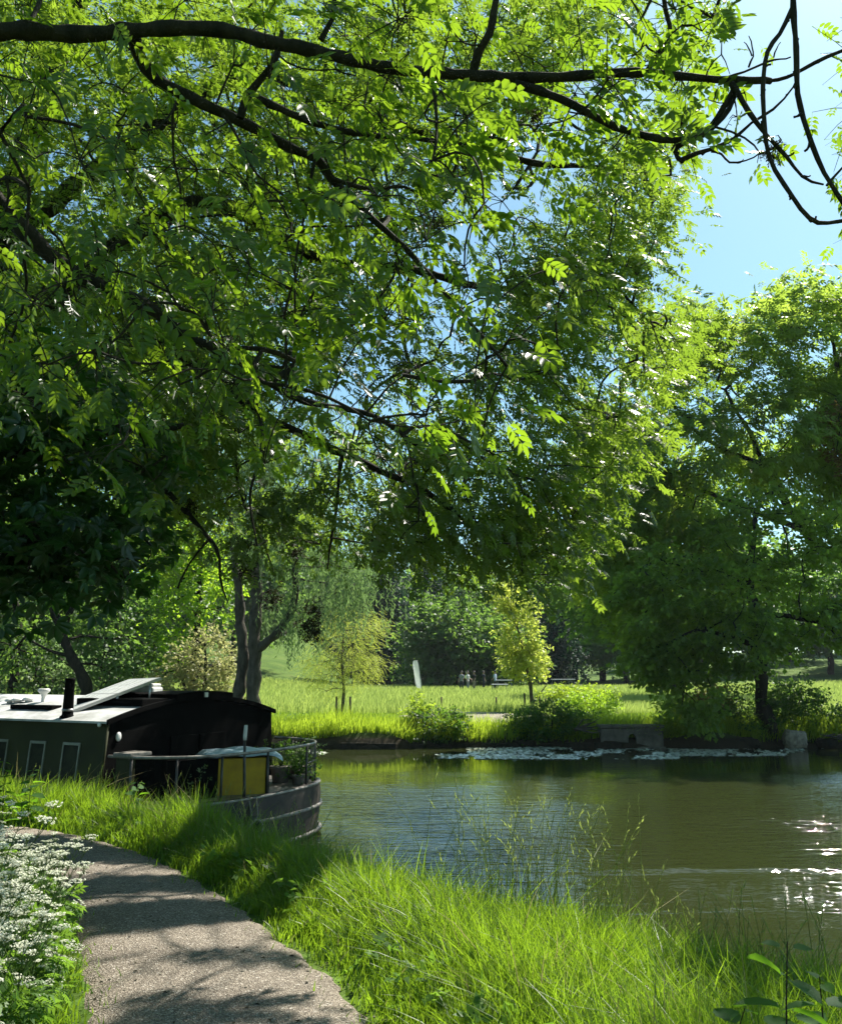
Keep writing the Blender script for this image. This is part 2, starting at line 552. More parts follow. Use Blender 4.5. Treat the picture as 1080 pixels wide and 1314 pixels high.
def smooth_poly(P, R, step=0.15, wob=0.0):
    P = np.asarray(P, float); R = np.asarray(R, float)
    Pe = np.vstack([2 * P[0] - P[1], P, 2 * P[-1] - P[-2]])
    out, rr = [], []
    for i in range(len(P) - 1):
        p0, p1, p2, p3 = Pe[i:i + 4]
        k = max(2, int(np.linalg.norm(p2 - p1) / step))
        for t in np.arange(k) / k:
            out.append(0.5 * ((2 * p1) + (-p0 + p2) * t + (2 * p0 - 5 * p1 + 4 * p2 - p3) * t * t + (-p0 + 3 * p1 - 3 * p2 + p3) * t ** 3))
            rr.append(R[i] * (1 - t) + R[i + 1] * t)
    out.append(P[-1]); rr.append(R[-1])
    out = np.array(out); rr = np.array(rr)
    if wob:
        n = len(out)
        for ax in range(3):
            ph = rng.uniform(0, 6.28, 3)
            s = np.arange(n) * step
            out[1:-1, ax] += (wob * (np.sin(s * 3.1 + ph[0]) + 0.6 * np.sin(s * 7.3 + ph[1])))[1:-1]
        rr = rr * (1 + 0.10 * np.sin(np.arange(n) * 1.7 + rng.uniform(0, 6)) + rng.normal(0, 0.04, n))
    return out, rr


def rot_frames(X, N):
    """orthonormal frames: x along X, z as near N as possible"""
    X = X / (np.linalg.norm(X, axis=1, keepdims=True) + 1e-9)
    Y = np.cross(N, X); ny = np.linalg.norm(Y, axis=1, keepdims=True)
    Y = np.where(ny < 1e-4, np.array([[1.0, 0, 0]]), Y / (ny + 1e-9))
    Z = np.cross(X, Y)
    return np.stack([X, Y, Z], 2)      # columns


def place(tv, tq, pos, Rm, scale, tint):
    N = len(pos); k = len(tv)
    V = np.einsum('nij,kj->nki', Rm, tv) * scale[:, None, None] + pos[:, None]
    Q = (tq[None] + (np.arange(N) * k)[:, None, None]).reshape(-1, 4)
    return V.reshape(-1, 3), Q, np.repeat(tint, k)


def leaflet6(x, y, ang, L, W, lift=0.06, droop=0.1):
    b = np.array([[0, 0, 0], [.3, .5, lift * 4], [.7, .42, lift * 3], [1, 0, -droop], [.7, -.42, lift * 3], [.3, -.5, lift * 4]], float)
    b[:, 0] *= L; b[:, 1] *= W; b[:, 2] *= L * 0.5
    c, s = math.cos(ang), math.sin(ang)
    r = b.copy(); r[:, 0] = c * b[:, 0] - s * b[:, 1] + x; r[:, 1] = s * b[:, 0] + c * b[:, 1] + y
    return r, np.array([[0, 3, 2, 1], [0, 5, 4, 3]])


def leaflet4(x, y, ang, L, W, lift=0.1, droop=0.1):
    b = np.array([[0, 0, 0], [.45, .5, lift], [1, 0, -droop], [.45, -.5, lift]], float)
    b[:, 0] *= L; b[:, 1] *= W; b[:, 2] *= L
    c, s = math.cos(ang), math.sin(ang)
    r = b.copy(); r[:, 0] = c * b[:, 0] - s * b[:, 1] + x; r[:, 1] = s * b[:, 0] + c * b[:, 1] + y
    return r, np.array([[0, 3, 2, 1]])


def pinnate(pairs=4, fn=leaflet6, seed=0, wide=0.42):
    """one compound leaf of unit length: side leaflets in pairs and one at the end"""
    r = random.Random(seed)
    V, Q, off = [], [], 0
    def add(v, q):
        nonlocal off
        x = v[:, 0].copy()
        v[:, 2] -= 0.22 * x * x            # the stalk arches over
        V.append(v); Q.append(q + off); off += len(v)
    for i in range(pairs):
        x = 0.26 + 0.5 * i / max(1, pairs - 1)
        for sgn in (1, -1):
            L = r.uniform(.30, .38) * (0.85 if i == 0 else 1)
            add(*fn(x + r.uniform(-.015, .015), 0.01 * sgn, sgn * math.radians(r.uniform(42, 64)), L, L * wide, r.uniform(.02, .09), r.uniform(.05, .3)))
    L = r.uniform(.30, .36)
    add(*fn(.76, 0, r.uniform(-.15, .15), L, L * wide * 1.1, .05, r.uniform(.05, .25)))
    v = np.array([[0, .008, 0], [0, -.008, 0], [.4, -.006, 0], [.4, .006, 0], [.8, -.004, 0], [.8, .004, 0]], float)
    add(v, np.array([[0, 1, 2, 3], [3, 2, 4, 5]]))
    return np.concatenate(V), np.concatenate(Q)


def palmate(n=5, fn=leaflet6, seed=0, wide=.45):
    r = random.Random(seed); V, Q, off = [], [], 0
    for i in range(n):
        a = math.radians(-100 + 200 * i / (n - 1)) + r.uniform(-.1, .1)
        L = (0.62 + 0.38 * math.cos(a * .8)) * r.uniform(.9, 1.05)
        v, q = fn(.1 * math.cos(a), .1 * math.sin(a), a, L, L * wide, .04, r.uniform(.15, .4))
        V.append(v); Q.append(q + off); off += len(v)
    return np.concatenate(V), np.concatenate(Q)


def sprig(n=6, fn=leaflet4, seed=0, spread=1.0, wide=.55, drop=0.15):
    """a short twig end of unit length with n single leaves"""
    r = random.Random(seed); V, Q, off = [], [], 0
    for i in range(n):
        x = r.uniform(.0, .8) if i else .7
        v, q = fn(0, 0, 0, r.uniform(.34, .5), r.uniform(.34, .5) * wide, r.uniform(.0, .15), r.uniform(0, .3))
        az = r.uniform(-2.4, 2.4) * (1 if i else .1); el = r.uniform(-.7, .5)
        Rm = Matrix.Rotation(az, 3, 'Z') @ Matrix.Rotation(-el, 3, 'Y') @ Matrix.Rotation(r.uniform(-.9, .9), 3, 'X')
        v = v @ np.array(Rm).T
        v += np.array([x, r.uniform(-.12, .12) * spread, r.uniform(-.12, .12) * spread - drop * x * x])
        V.append(v); Q.append(q + off); off += len(v)
    return np.concatenate(V), np.concatenate(Q)


def strand(n=16, seed=0, fn=leaflet4):
    """a hanging shoot of unit length (along x, meant to point down) with narrow leaves"""
    r = random.Random(seed); V, Q, off = [], [], 0
    for i in range(n):
        x = (i + r.random()) / n
        L = r.uniform(.10, .15)
        v, q = fn(0, 0, 0, L, L * .24, .0, .1)
        Rm = Matrix.Rotation(r.uniform(0, 6.28), 3, 'X') @ Matrix.Rotation(r.uniform(.3, .9), 3, 'Z')
        v = v @ np.array(Rm).T + np.array([x, .02 * math.sin(7 * x + seed), .03 * math.sin(5 * x)])
        V.append(v); Q.append(q + off); off += len(v)
    return np.concatenate(V), np.concatenate(Q)


def unit(v):
    return v / (np.linalg.norm(v, axis=-1, keepdims=True) + 1e-9)


def leaves(templates, centers, per, spread, size, up=0.9, droop=0.25, down=False, outward=None, tint_bias=None, flat=1.0, cull=False):
    """scatter leaf templates round each centre; returns V, Q, tint and the leaf bases"""
    C = np.repeat(centers, per, 0)
    n = len(C)
    off = rng.normal(0, 1, (n, 3)) * spread
    off[:, 2] *= flat
    P = C + off
    D = unit(rng.normal(0, 1, (n, 3)))
    if outward is not None:
        D = unit(D + 1.1 * unit(P - outward))
    else:
        D = unit(D + 0.7 * unit(off))
    D[:, 2] = D[:, 2] * 0.55 - droop
    if down:
        D = np.stack([rng.normal(0, .10, n), rng.normal(0, .10, n), -np.ones(n)], 1)
    D = unit(D)
    Nn = unit(rng.normal(0, 1, (n, 3)) * (1 - up * 0.55) + np.array([0, 0, up]))
    if down:
        Nn = unit(rng.normal(0, 1, (n, 3)) * [1, 1, .1])
    Rm = rot_frames(D, Nn)
    sc = rng.uniform(size[0], size[1], n)
    ct = np.repeat(rng.uniform(0, 1, len(centers)), per)
    tint = np.clip(0.55 * ct + 0.45 * rng.uniform(0, 1, n) + (tint_bias or 0), 0, 1)
    if cull:
        tip = P + D * (sc * .55)[:, None]
        m = lit_ok(tip, .02) & lit_ok(P, .02)
        P, Rm, sc, tint = P[m], Rm[m], sc[m], tint[m]; n = len(P)
    pick = rng.integers(0, len(templates), n)
    Vs, Qs, Ts, o = [], [], [], 0
    for k, (tv, tq) in enumerate(templates):
        m = pick == k
        if not m.any(): continue
        v, q, t = place(tv, tq, P[m], Rm[m], sc[m], tint[m])
        Vs.append(v); Qs.append(q + o); Ts.append(t); o += len(v)
    return np.concatenate(Vs), np.concatenate(Qs), np.concatenate(Ts), P


def attach(nodes, centers, tip=0.006, power=0.45, cap=0.05, sag=0.06, bias=0.15):
    """joins every centre to the nearest node of the growing skeleton; returns the twig chains"""
    nodes = np.asarray(nodes, float)
    if len(centers) == 0:
        return [], np.zeros(0)
    d0 = np.array([np.min(((nodes - c) ** 2).sum(1)) for c in centers])
    order = np.argsort(d0)
    allp = np.concatenate([nodes, np.zeros((2 * len(centers), 3))])
    n0 = len(nodes); cnt = n0
    lev = np.zeros(len(allp)); par = {}
    for ci in order:
        c = centers[ci]
        d = np.sqrt(((allp[:cnt] - c) ** 2).sum(1)) + bias * lev[:cnt]
        j = int(np.argmin(d))
        mid = (allp[j] + c) / 2 + rng.normal(0, 1, 3) * 0.10 * np.linalg.norm(c - allp[j]) + np.array([0, 0, sag * np.linalg.norm(c - allp[j])])
        allp[cnt] = mid; par[cnt] = j; lev[cnt] = lev[j] + .5
        allp[cnt + 1] = c; par[cnt + 1] = cnt; lev[cnt + 1] = lev[j] + 1
        cnt += 2
    wgt = np.zeros(cnt)
    for k in range(cnt - 1, n0 - 1, -1):
        if (k - n0) % 2 == 1: wgt[k] += 1
        if par[k] >= n0: wgt[par[k]] += wgt[k]
    chains = []
    for k in range(n0 + 1, cnt, 2):
        m = k - 1; j = par[m]
        r1 = min(cap, tip * max(1, wgt[k]) ** power); rm = min(cap, tip * max(1, wgt[m]) ** power)
        r0 = rm * 1.12 if j < n0 else min(cap, tip * max(1, wgt[j]) ** power)
        r0 = min(r0, rm * 1.3)
        tt = np.linspace(0, 1, 5)[:, None]
        q = 2 * allp[m] - .5 * (allp[j] + allp[k])
        chains.append(((1 - tt) ** 2 * allp[j] + 2 * tt * (1 - tt) * q + tt ** 2 * allp[k], np.interp(tt[:, 0], [0, .5, 1], [r0, rm, r1 * .8])))
    return chains


def crown_mesh(name, parts, mats):
    """parts: list of (V, Q, tint, material index) into one mesh"""
    Vs, Qs, Ts, Ms, o = [], [], [], [], 0
    for V, Q, t, mi in parts:
        if len(V) == 0: continue
        Vs.append(V); Qs.append(Q + o); Ts.append(t if t is not None else np.full(len(V), .5)); Ms.append(np.full(len(Q), mi)); o += len(V)
    return npmesh(name, np.concatenate(Vs), np.concatenate(Qs), mats, np.concatenate(Ts), np.concatenate(Ms))


# ------------------------------------------------------------------ terrain
WZ = -0.75
BANK = np.array([(40, -26), (18, -12), (9, -2.6), (5.4, 1.6), (3.4, 3.55), (2.2, 4.6), (1.35, 5.3), (.65, 5.95), (-.7, 7.7), (-2.1, 9.2), (-3.3, 10.2), (-4.2, 10.75), (-8.8, 13.0), (-30, 23.4), (-80, 46)], float)


def seg_dist(P, poly):
    best = np.full(len(P), 1e9); sgn = np.ones(len(P))
    for a, b in zip(poly[:-1], poly[1:]):
        ab = b - a
        t = np.clip(((P - a) @ ab) / (ab @ ab), 0, 1)
        d = P - (a + t[:, None] * ab)
        dist = np.sqrt((d ** 2).sum(1))
        cr = ab[0] * (P[:, 1] - a[1]) - ab[1] * (P[:, 0] - a[0])
        m = dist < best
        best = np.where(m, dist, best); sgn = np.where(m, np.sign(cr), sgn)
    return best * sgn


def sstep(a, b, x):
    t = np.clip((x - a) / (b - a), 0, 1)
    return t * t * (3 - 2 * t)


FARB = 28.3


def far_edge(x):
    return FARB + 0.35 * np.sin(x * .55) + 0.22 * np.sin(x * 1.7 + 1) + np.where(x < -12, (-x - 12) * 0.35, 0)


def bump(x, y):
    return 0.5 * np.sin(x * .31 + 1.3) * np.sin(y * .27 + .4) + 0.3 * np.sin(x * .9 + y * .6) + .2 * np.sin(x * 1.9 - y * 1.3 + 2)


def height(x, y):
    P = np.stack([x, y], 1)
    sd = seg_dist(P, BANK)              # > 0: on the near bank
    land = sd
    h1 = -1.5 + 1.02 * sstep(-.5, .12, land) + .40 * sstep(.0, .45, land) + .08 * sstep(.35, .8, land)
    h1 += 0.02 * bump(x * 3, y * 3) * sstep(.1, .5, land) * sstep(2.6, 1.6, land)
    t = y - far_edge(x)
    h2 = -1.5 + 1.05 * sstep(-.6, .02, t) + .22 * sstep(.0, .5, t) + .0 * t
    h2 += 0.35 * sstep(3, 45, t) + .06 * bump(x * .8, y * .8) * sstep(1, 5, t)
    h2 += 6.0 * sstep(60, 220, t) * (.25 + .75 * sstep(-2, -38, x)) + 5.0 * sstep(30, 150, t) * sstep(14, 60, x)
    h2 += 13.0 * sstep(35, 130, t) * sstep(-4, -30, x)
    h2 += 12 * sstep(200, 900, t)
    return np.where(land > -.5, h1, np.where(t > -.6, h2, -1.5)), land, t


def axis(parts):
    return np.unique(np.round(np.concatenate(parts), 4))


gx = axis([np.arange(-9, 5, .16), np.arange(-40, -9, .9), np.arange(5, 40, .9), -40 - np.cumsum(1.5 * 1.18 ** np.arange(36)), 40 + np.cumsum(1.5 * 1.18 ** np.arange(36))])
gy = axis([np.arange(-3, 15, .16), np.arange(15, 27, .8), np.arange(27, 32, .16), np.arange(32, 60, 1.0), 60 + np.cumsum(1.5 * 1.14 ** np.arange(40)), -3 - np.cumsum(1.0 * 1.3 ** np.arange(22))])
GX, GY = np.meshgrid(gx, gy)
H, _, _ = height(GX.ravel(), GY.ravel())
nx, ny = len(gx), len(gy)
idx = np.arange(nx * ny).reshape(ny, nx)
Q = np.stack([idx[:-1, :-1], idx[:-1, 1:], idx[1:, 1:], idx[1:, :-1]], -1).reshape(-1, 4)
tag(link('ground', npmesh('ground', np.stack([GX.ravel(), GY.ravel(), H], 1), Q, M['ground'], smooth=True)), kind='structure')


def hz(x, y):
    return float(height(np.array([float(x)]), np.array([float(y)]))[0][0])


# river surface: one sheet with real low wavelets where a bird or boat has passed
wx = axis([np.arange(-60, -14, 4.0), np.arange(-14, 16, .35), np.arange(16, 64, 4.0)])
wy = axis([np.arange(-30, 2, 4.0), np.arange(2, 14, .035), np.arange(14, 29.6, .5), np.arange(30, 62, 4.0)])
WXg, WYg = np.meshgrid(wx, wy)
xx, yy = WXg.ravel(), WYg.ravel()
zz = np.full(len(xx), WZ)


def wake(y0, k, x0, x1, wdt, amp):
    u = yy - (y0 + k * (xx - x0)) - .04 * np.sin(xx * 2.3)
    env = sstep(x0 - .4, x0 + .5, xx) * sstep(x1 + .8, x1 - .5, xx)
    return amp * env * np.exp(-(u / wdt) ** 2) * (.75 + .25 * np.sin(xx * 9 + 3 * np.sin(xx * 1.7)))


zz += wake(10.75, .05, 1.3, 5.6, .075, .050) - wake(10.60, .05, 1.3, 5.6, .08, .014)
zz += wake(9.05, .07, 2.2, 3.6, .07, .038) + wake(9.4, .05, 1.3, 2.1, .07, .034) + wake(10.2, .03, -.2, 1.6, .07, .03)
idx = np.arange(len(wx) * len(wy)).reshape(len(wy), len(wx))
Q = np.stack([idx[:-1, :-1], idx[:-1, 1:], idx[1:, 1:], idx[1:, :-1]], -1).reshape(-1, 4)
tag(link('river_water', npmesh('river_water', np.stack([xx, yy, zz], 1), Q, M['water'], smooth=True)), kind='structure')

# towpath
PR = [(660, 1700), (590, 1450), (492, 1314), (444, 1258), (385, 1215), (340, 1180), (270, 1136), (200, 1101), (140, 1082), (95, 1071), (20, 1061), (-120, 1050), (-420, 1036)]
PL = [(-60, 1700), (40, 1450), (88, 1314), (88, 1258), (84, 1222), (78, 1195), (62, 1156), (45, 1126), (22, 1106), (-20, 1092), (-90, 1079), (-240, 1064), (-560, 1046)]


def resample(px):
    P = np.array([on_z(*p)[:2] for p in px])
    o, _ = smooth_poly(np.c_[P, np.zeros(len(P))], np.ones(len(P)), .1)
    s = np.concatenate([[0], np.cumsum(np.linalg.norm(np.diff(o, axis=0), axis=1))])
    u = np.linspace(0, s[-1], 160)
    return np.stack([np.interp(u, s, o[:, 0]), np.interp(u, s, o[:, 1])], 1)


pr, pl = resample(PR), resample(PL)
wob = lambda s, a: a * (np.sin(np.arange(160) * 1.1 + s) + .7 * np.sin(np.arange(160) * 2.7 + 2 * s))
nrm = unit(pr - pl)
pr2 = pr + nrm * wob(1, .02)[:, None]; pl2 = pl - nrm * wob(3, .02)[:, None]
ks = np.linspace(0, 1, 13)
PV = []
for k in ks:
    p = pl2 * (1 - k) + pr2 * k
    z = 0.012 + 0.035 * (1 - (2 * k - 1) ** 2)
    z = z if 0 < k < 1 else -0.05
    PV.append(np.c_[p, np.full(160, z)])
PV = np.stack(PV, 1)
idx = np.arange(160 * 13).reshape(160, 13)
Q = np.stack([idx[:-1, :-1], idx[:-1, 1:], idx[1:, 1:], idx[1:, :-1]], -1).reshape(-1, 4)
tag(link('towpath', npmesh('towpath', PV.reshape(-1, 3), Q, M['path'], smooth=True)), kind='structure')
PATHPOLY = np.concatenate([pl, pr[::-1]])

# pale bare patch of path on the far meadow
fp = []
for i in range(40):
    a = i / 40 * 2 * math.pi
    c = at(612, 920, 36.5)
    fp.append((c[0] + (3.1 + .5 * math.sin(3 * a)) * math.cos(a), 36.5 + 4.2 * math.sin(a) + .4 * math.sin(2 * a + 1)))
b = bmesh.new()
ring = [b.verts.new((x, y, hz(x, y) + .02)) for x, y in fp]
cen = np.mean(fp, 0); rings = [ring]
for f in (.75, .5, .25):
    rings.append([b.verts.new((cen[0] + (x - cen[0]) * f, cen[1] + (y - cen[1]) * f, hz(cen[0] + (x - cen[0]) * f, cen[1] + (y - cen[1]) * f) + .03)) for x, y in fp])
cv = b.verts.new((*cen, hz(*cen) + .03))
for r0, r1 in zip(rings, rings[1:]):
    for i in range(40):
        b.faces.new((r0[i], r0[(i + 1) % 40], r1[(i + 1) % 40], r1[i]))
for i in range(40):
    b.faces.new((rings[-1][i], rings[-1][(i + 1) % 40], cv))
me = bpy.data.meshes.new('meadow_path'); b.to_mesh(me); b.free(); me.materials.append(M['farpath'])
tag(link('meadow_path', me), kind='structure')
FPC = cen

# ------------------------------------------------------------------ the boat
BA = math.radians(26)
BW = 3.75
Nc = at(133, 926, 11.2)
BX, BY = Nc[0], Nc[1]
boat = thing('canal_boat', 'wide dark canal boat with olive cabin and pale roof moored along the grassy bank', 'boat', (BX, BY, WZ), -BA)
U = np.array([math.cos(BA), -math.sin(BA)]); Vv = np.array([math.sin(BA), math.cos(BA)])


def bl(p):
    """world point to boat coordinates"""
    d = np.array([p[0] - BX, p[1] - BY])
    return Vector((d @ U, d @ Vv, p[2] - WZ))


def bworld(x, y, z):
    q = np.array([BX, BY]) + U * x + Vv * y
    return np.array([q[0], q[1], z + WZ])


Z0 = -WZ                # gunwale height above water
ZE = Z0 + .98           # eaves
CAMB = .25
STERN, BN = 1.5, 2.8


def stern_x(y, s=STERN, w=BW):
    q = abs(2 * (y) / w - 1)
    return s * max(0.0, 1 - q ** BN) ** (1 / BN)


def plan(off=0.0, x0=-10.5, n=36):
    """outline of the hull seen from above, near side then round the stern then far side"""
    pts = [(x0, -off)]
    for k in range(int(abs(x0)) * 1): pts.append((x0 + (k + 1) * abs(x0) / (int(abs(x0)) + 1), -off))
    for i in range(n + 1):
        th = math.pi * i / n
        y = BW / 2 - (BW / 2 + off) * math.copysign(abs(math.cos(th)) ** (2 / BN), math.cos(th))
        x = (STERN + off) * abs(math.sin(th)) ** (2 / BN)
        pts.append((x, y))
    for k in range(int(abs(x0))): pts.append((-(k + 1) * abs(x0) / (int(abs(x0)) + 1), BW + off))
    pts.append((x0, BW + off))
    return pts


def loft(mb, levels, close_top=False):
    rings = [[mb.b.verts.new((x, y, z)) for x, y in plan(o)] for o, z in levels]
    for r0, r1 in zip(rings, rings[1:]):
        for i in range(len(r0) - 1):
            f = mb.b.faces.new((r0[i], r0[i + 1], r1[i + 1], r1[i])); f.smooth = True
        mb.b.faces.new((r0[-1], r0[0], r1[0], r1[-1]))
    if close_top: mb.b.faces.new(rings[-1])
    mb.b.faces.new(rings[0][::-1])
    return mb


loft(MB(), [(-.30, -.75), (-.10, -.45), (-.03, 0.0), (.0, .22), (.02, .55), (.0, Z0 - .03), (.0, Z0), (-.07, Z0), (-.07, Z0 - .10)], True).build('hull', M['hull'], boat)


def strake(z, hh, out, mat, name='rubbing_strake'):
    mb = MB()
    loft(mb, [(.0, z - hh), (out, z - hh), (out + .008, z), (out, z + hh), (0.0, z + hh)])
    return mb.build(name, mat, boat)


strake(.07, .022, .035, M['strake'])
strake(.42, .022, .040, M['strake'])
strake(Z0 - .02, .018, .012, M['railtop'], 'gunwale_rail')
# end wall and sides of the cabin
mb = MB()
prof = [(.02, Z0 - .06), (.10, ZE)]
for i in range(1, 16):
    y = .10 + (BW - .20) * i / 16
    prof.append((y, ZE + CAMB * (1 - (2 * (y - BW / 2) / (BW - .2)) ** 2) - .015))
prof += [(BW - .10, ZE), (BW - .02, Z0 - .06)]
X0 = -9.6


def extr(mb, pr_, x0, x1, skip=()):
    a = [mb.b.verts.new((x0, y, z)) for y, z in pr_]; c = [mb.b.verts.new((x1, y, z)) for y, z in pr_]
    for i in range(len(pr_)):
        if i in skip: continue
        j = (i + 1) % len(pr_)
        mb.b.faces.new((a[i], a[j], c[j], c[i]))
    mb.b.faces.new(a[::-1]); mb.b.faces.new(c)
    return mb


extr(MB(), prof, X0, -.03).build('cabin', M['cabin'], boat)
extr(MB(), [(y * .998 + .004, z - .004 + (0 if i in (0, len(prof) - 1) else 0)) for i, (y, z) in enumerate(prof)], -.028, 0.0).build('end_wall', M['black'], boat)
# roof sheet with a small overhang
rp = []
for i in range(25):
    y = .04 + (BW - .08) * i / 24
    rp.append((y, ZE + .004 + CAMB * (1 - (2 * (y - BW / 2) / (BW - .2)) ** 2)))
roofp = rp + [(y, z + .028) for y, z in rp[::-1]]
rf = extr(MB(), roofp, X0 - .04, .012).build('roof', M['roof'], boat)
# black edge trim over the end of the roof
rp2 = [(y, z - .014) for y, z in rp]
extr(MB(), rp2 + [(y, z + .05) for y, z in rp[::-1]], .012, .045).build('roof_edge', M['black'], boat)


def roof_z(y):
    return ZE + .032 + CAMB * (1 - (2 * (y - BW / 2) / (BW - .2)) ** 2)


# sliding hatch and its runner on the crown of the roof
hp = [(1.28, roof_z(1.28) - .02), (1.28, roof_z(1.3) + .08)] + [(y, roof_z(y) + .09) for y in np.linspace(1.32, 2.5, 8)] + [(2.54, roof_z(2.5) + .08), (2.54, roof_z(2.54) - .02)]
hat = extr(MB(), hp, -1.25, .06).build('hatch', M['black'], boat)
MB().box((-1.3, .72, roof_z(.8) - .01), (-.05, 1.275, roof_z(1.2) + .035), .01).build('hatch_runner', M['black'], boat)
MB().box((.062, 1.86, roof_z(1.9) - .0), (.085, 1.93, roof_z(1.9) + .07), .006).build('latch', M['white'], hat)
# windows of the near side
sl_ = (.10 - .02) / (ZE - (Z0 - .06))


def side_y(z):
    return .02 + sl_ * (z - (Z0 - .06))


for pxl, pxr in ((80, 102), (38, 58), (-8, 10), (-60, -40)):
    a = bl(at(pxl, 953, BY)); c = bl(at(pxr, 953, BY))
    # follow the side: find x from the pixel column on the side plane
    def col(px):
        lo, hi = -6.0, 0.0
        for _ in range(40):
            m = (lo + hi) / 2
            if project(bworld(m, .05, ZE - .3))[0, 0] < px: lo = m
            else: hi = m
        return (lo + hi) / 2
    x0, x1 = col(pxl), col(pxr)
    zt, zb = ZE - .27, Z0 + .06
    sh = Matrix(((1, 0, 0, 0), (0, 1, sl_, .02 - sl_ * (Z0 - .06)), (0, 0, 1, 0), (0, 0, 0, 1)))
    fr = MB()
    t = .022
    fr.box((x0, -.020, zb), (x0 + t, .004, zt), .003, sh).box((x1 - t, -.020, zb), (x1, .004, zt), .003, sh)
    fr.box((x0 + t, -.019, zt - t * 1.6), (x1 - t, .004, zt), .003, sh).box((x0 + t, -.019, zb), (x1 - t, .004, zb + t), .003, sh)
    wdw = MB().box((x0 + t, -.006, zb + t), (x1 - t, .004, zt - t), 0, sh).build('window', M['glass'], boat)
    fr.build('frame', M['wframe'], wdw)
# corner post of the cabin and a round vent on the end wall
MB().tube([(.0, .0, Z0), (.0, .085, ZE)], .022, 8).build('corner_post', M['cabin'], boat)
MB().lathe([(.045, 0), (.045, .012), (.035, .022), (.012, .026)], 20, Matrix.Translation((0, .27, ZE - .19)) @ Matrix.Rotation(math.pi / 2, 4, 'Y') @ Matrix.Scale(1.35, 4, (1, 0, 0))).build('round_vent', M['white'], boat)
MB().lathe([(.028, 0), (.028, .02), (.01, .03)], 14, Matrix.Translation((-.12, .06, ZE - .03)) @ Matrix.Rotation(math.pi / 2, 4, 'X')).build('side_lamp', M['white'], boat)
# a faint lighter door panel in the end wall
MB().box((.001, 1.25, Z0 + .02), (.022, 1.83, ZE - .25), .006).build('door', M['black'], boat)
MB().box((.001, 1.86, Z0 + .02), (.021, 2.46, ZE - .25), .006).build('door', M['black'], boat)
# chimney
cpos = bl(at(87, 917, BY + .55))
cz = roof_z(cpos.y) - .03
ch = MB().lathe([(.105, 0), (.10, .03), (.075, .05), (.072, .10), (.062, .50), (.066, .505), (.066, .535), (.05, .54)], 18, Matrix.Translation((cpos.x, cpos.y, cz))).build('chimney', M['black'], boat)
MB().lathe([(.078, .10), (.080, .115), (.078, .13)], 18, Matrix.Translation((cpos.x, cpos.y, cz))).build('collar', M['steel'], ch)
# tilted solar panel on struts
P = [bl(at(94, 912, 11.95)), bl(at(207, 869, 12.25)), bl(at(167, 871, 13.35)), bl(at(59, 911, 13.05))]
nrmv = (P[1] - P[0]).cross(P[3] - P[0]).normalized()
sp = MB(); tk = .035
v0 = [sp.b.verts.new(p) for p in P]; v1 = [sp.b.verts.new(p + nrmv * -tk) for p in P]
sp.b.faces.new(v0); sp.b.faces.new(v1[::-1])
for i in range(4): sp.b.faces.new((v0[i], v1[i], v1[(i + 1) % 4], v0[(i + 1) % 4]))
pan = sp.build('solar_panel', M['alu'], boat)
c = sum(P, Vector()) / 4
sp = MB()
q = [c + (p - c) * .955 + nrmv * .004 for p in P]
for i in range(2):
    f0, f1 = i / 2 + .006, (i + 1) / 2 - .006
    sp.quad([q[0].lerp(q[1], f0), q[0].lerp(q[1], f1), q[3].lerp(q[2], f1), q[3].lerp(q[2], f0)])
sp.build('cell_face', M['panelglass'], pan)
for p in (P[0].lerp(P[1], .88), P[3].lerp(P[2], .88), P[0].lerp(P[1], .5)):
    MB().tube([p + Vector((0, 0, -.03)), Vector((p.x - .02, p.y, roof_z(p.y) - .01))], .014, 6).build('strut', M['alu'], pan)
MB().box((-2.3, .42, roof_z(.5) - .01), (-1.45, .60, roof_z(.6) + .03), .008, None).build('roof_vent_rail', M['black'], boat)
# mushroom vents, aerial and small fittings on the far end of the roof
p = bl(at(55, 910, 13.0))
mv = MB().lathe([(.05, 0), (.03, .03), (.03, .10), (.05, .14), (.085, .175), (.088, .20), (.07, .215)], 14, Matrix.Translation((p.x, p.y, roof_z(p.y) - .02))).build('funnel_vent', M['white'], boat)
for px, s in ((12, 1.0), (22, 1.4), (36, 1.2), (-30, 1.2)):
    p = bl(at(px, 910, 13.1))
    MB().lathe([(.04 * s, 0), (.04 * s, .03), (.07 * s, .035), (.075 * s, .055), (.03 * s, .085)], 14, Matrix.Translation((p.x, p.y, roof_z(p.y) - .01))).build('mushroom_vent', M['white'], boat)
# stern deck, rail, tiller
mb = MB()
loft(mb, [(-.075, Z0 - .09), (-.075, Z0 - .07)], True)
mb.build('deck', M['plank'], boat)
RZ = Z0 + .56


def rim(off, t):
    """point on the stern rim, t from 0 (near side) to 1 (far side)"""
    th = math.pi * t
    y = BW / 2 - (BW / 2 + off) * math.copysign(abs(math.cos(th)) ** (2 / BN), math.cos(th))
    x = (STERN + off) * abs(math.sin(th)) ** (2 / BN)
    return x, y


pts = [(x, y, RZ) for x, y in [(.06, .07)] + [rim(-.07, t) for t in np.linspace(.04, .96, 30)] + [(.06, BW - .07)]]
MB().tube(pts, .021, 8).build('top_rail', M['railtop'], boat)
pts2 = [(x, y, Z0 + .30) for x, y in [rim(-.07, t) for t in np.linspace(.60, .96, 14)] + [(.06, BW - .07)]]
MB().tube(pts2, .014, 6).build('mid_rail', M['rail'], boat)
for t in (.06, .20, .34, .48, .60, .72, .82, .94):
    x, y = rim(-.07, t)
    MB().tube([(x, y, Z0 - .08), (x, y, RZ)], .017, 6).build('rail_post', M['rail'], boat)
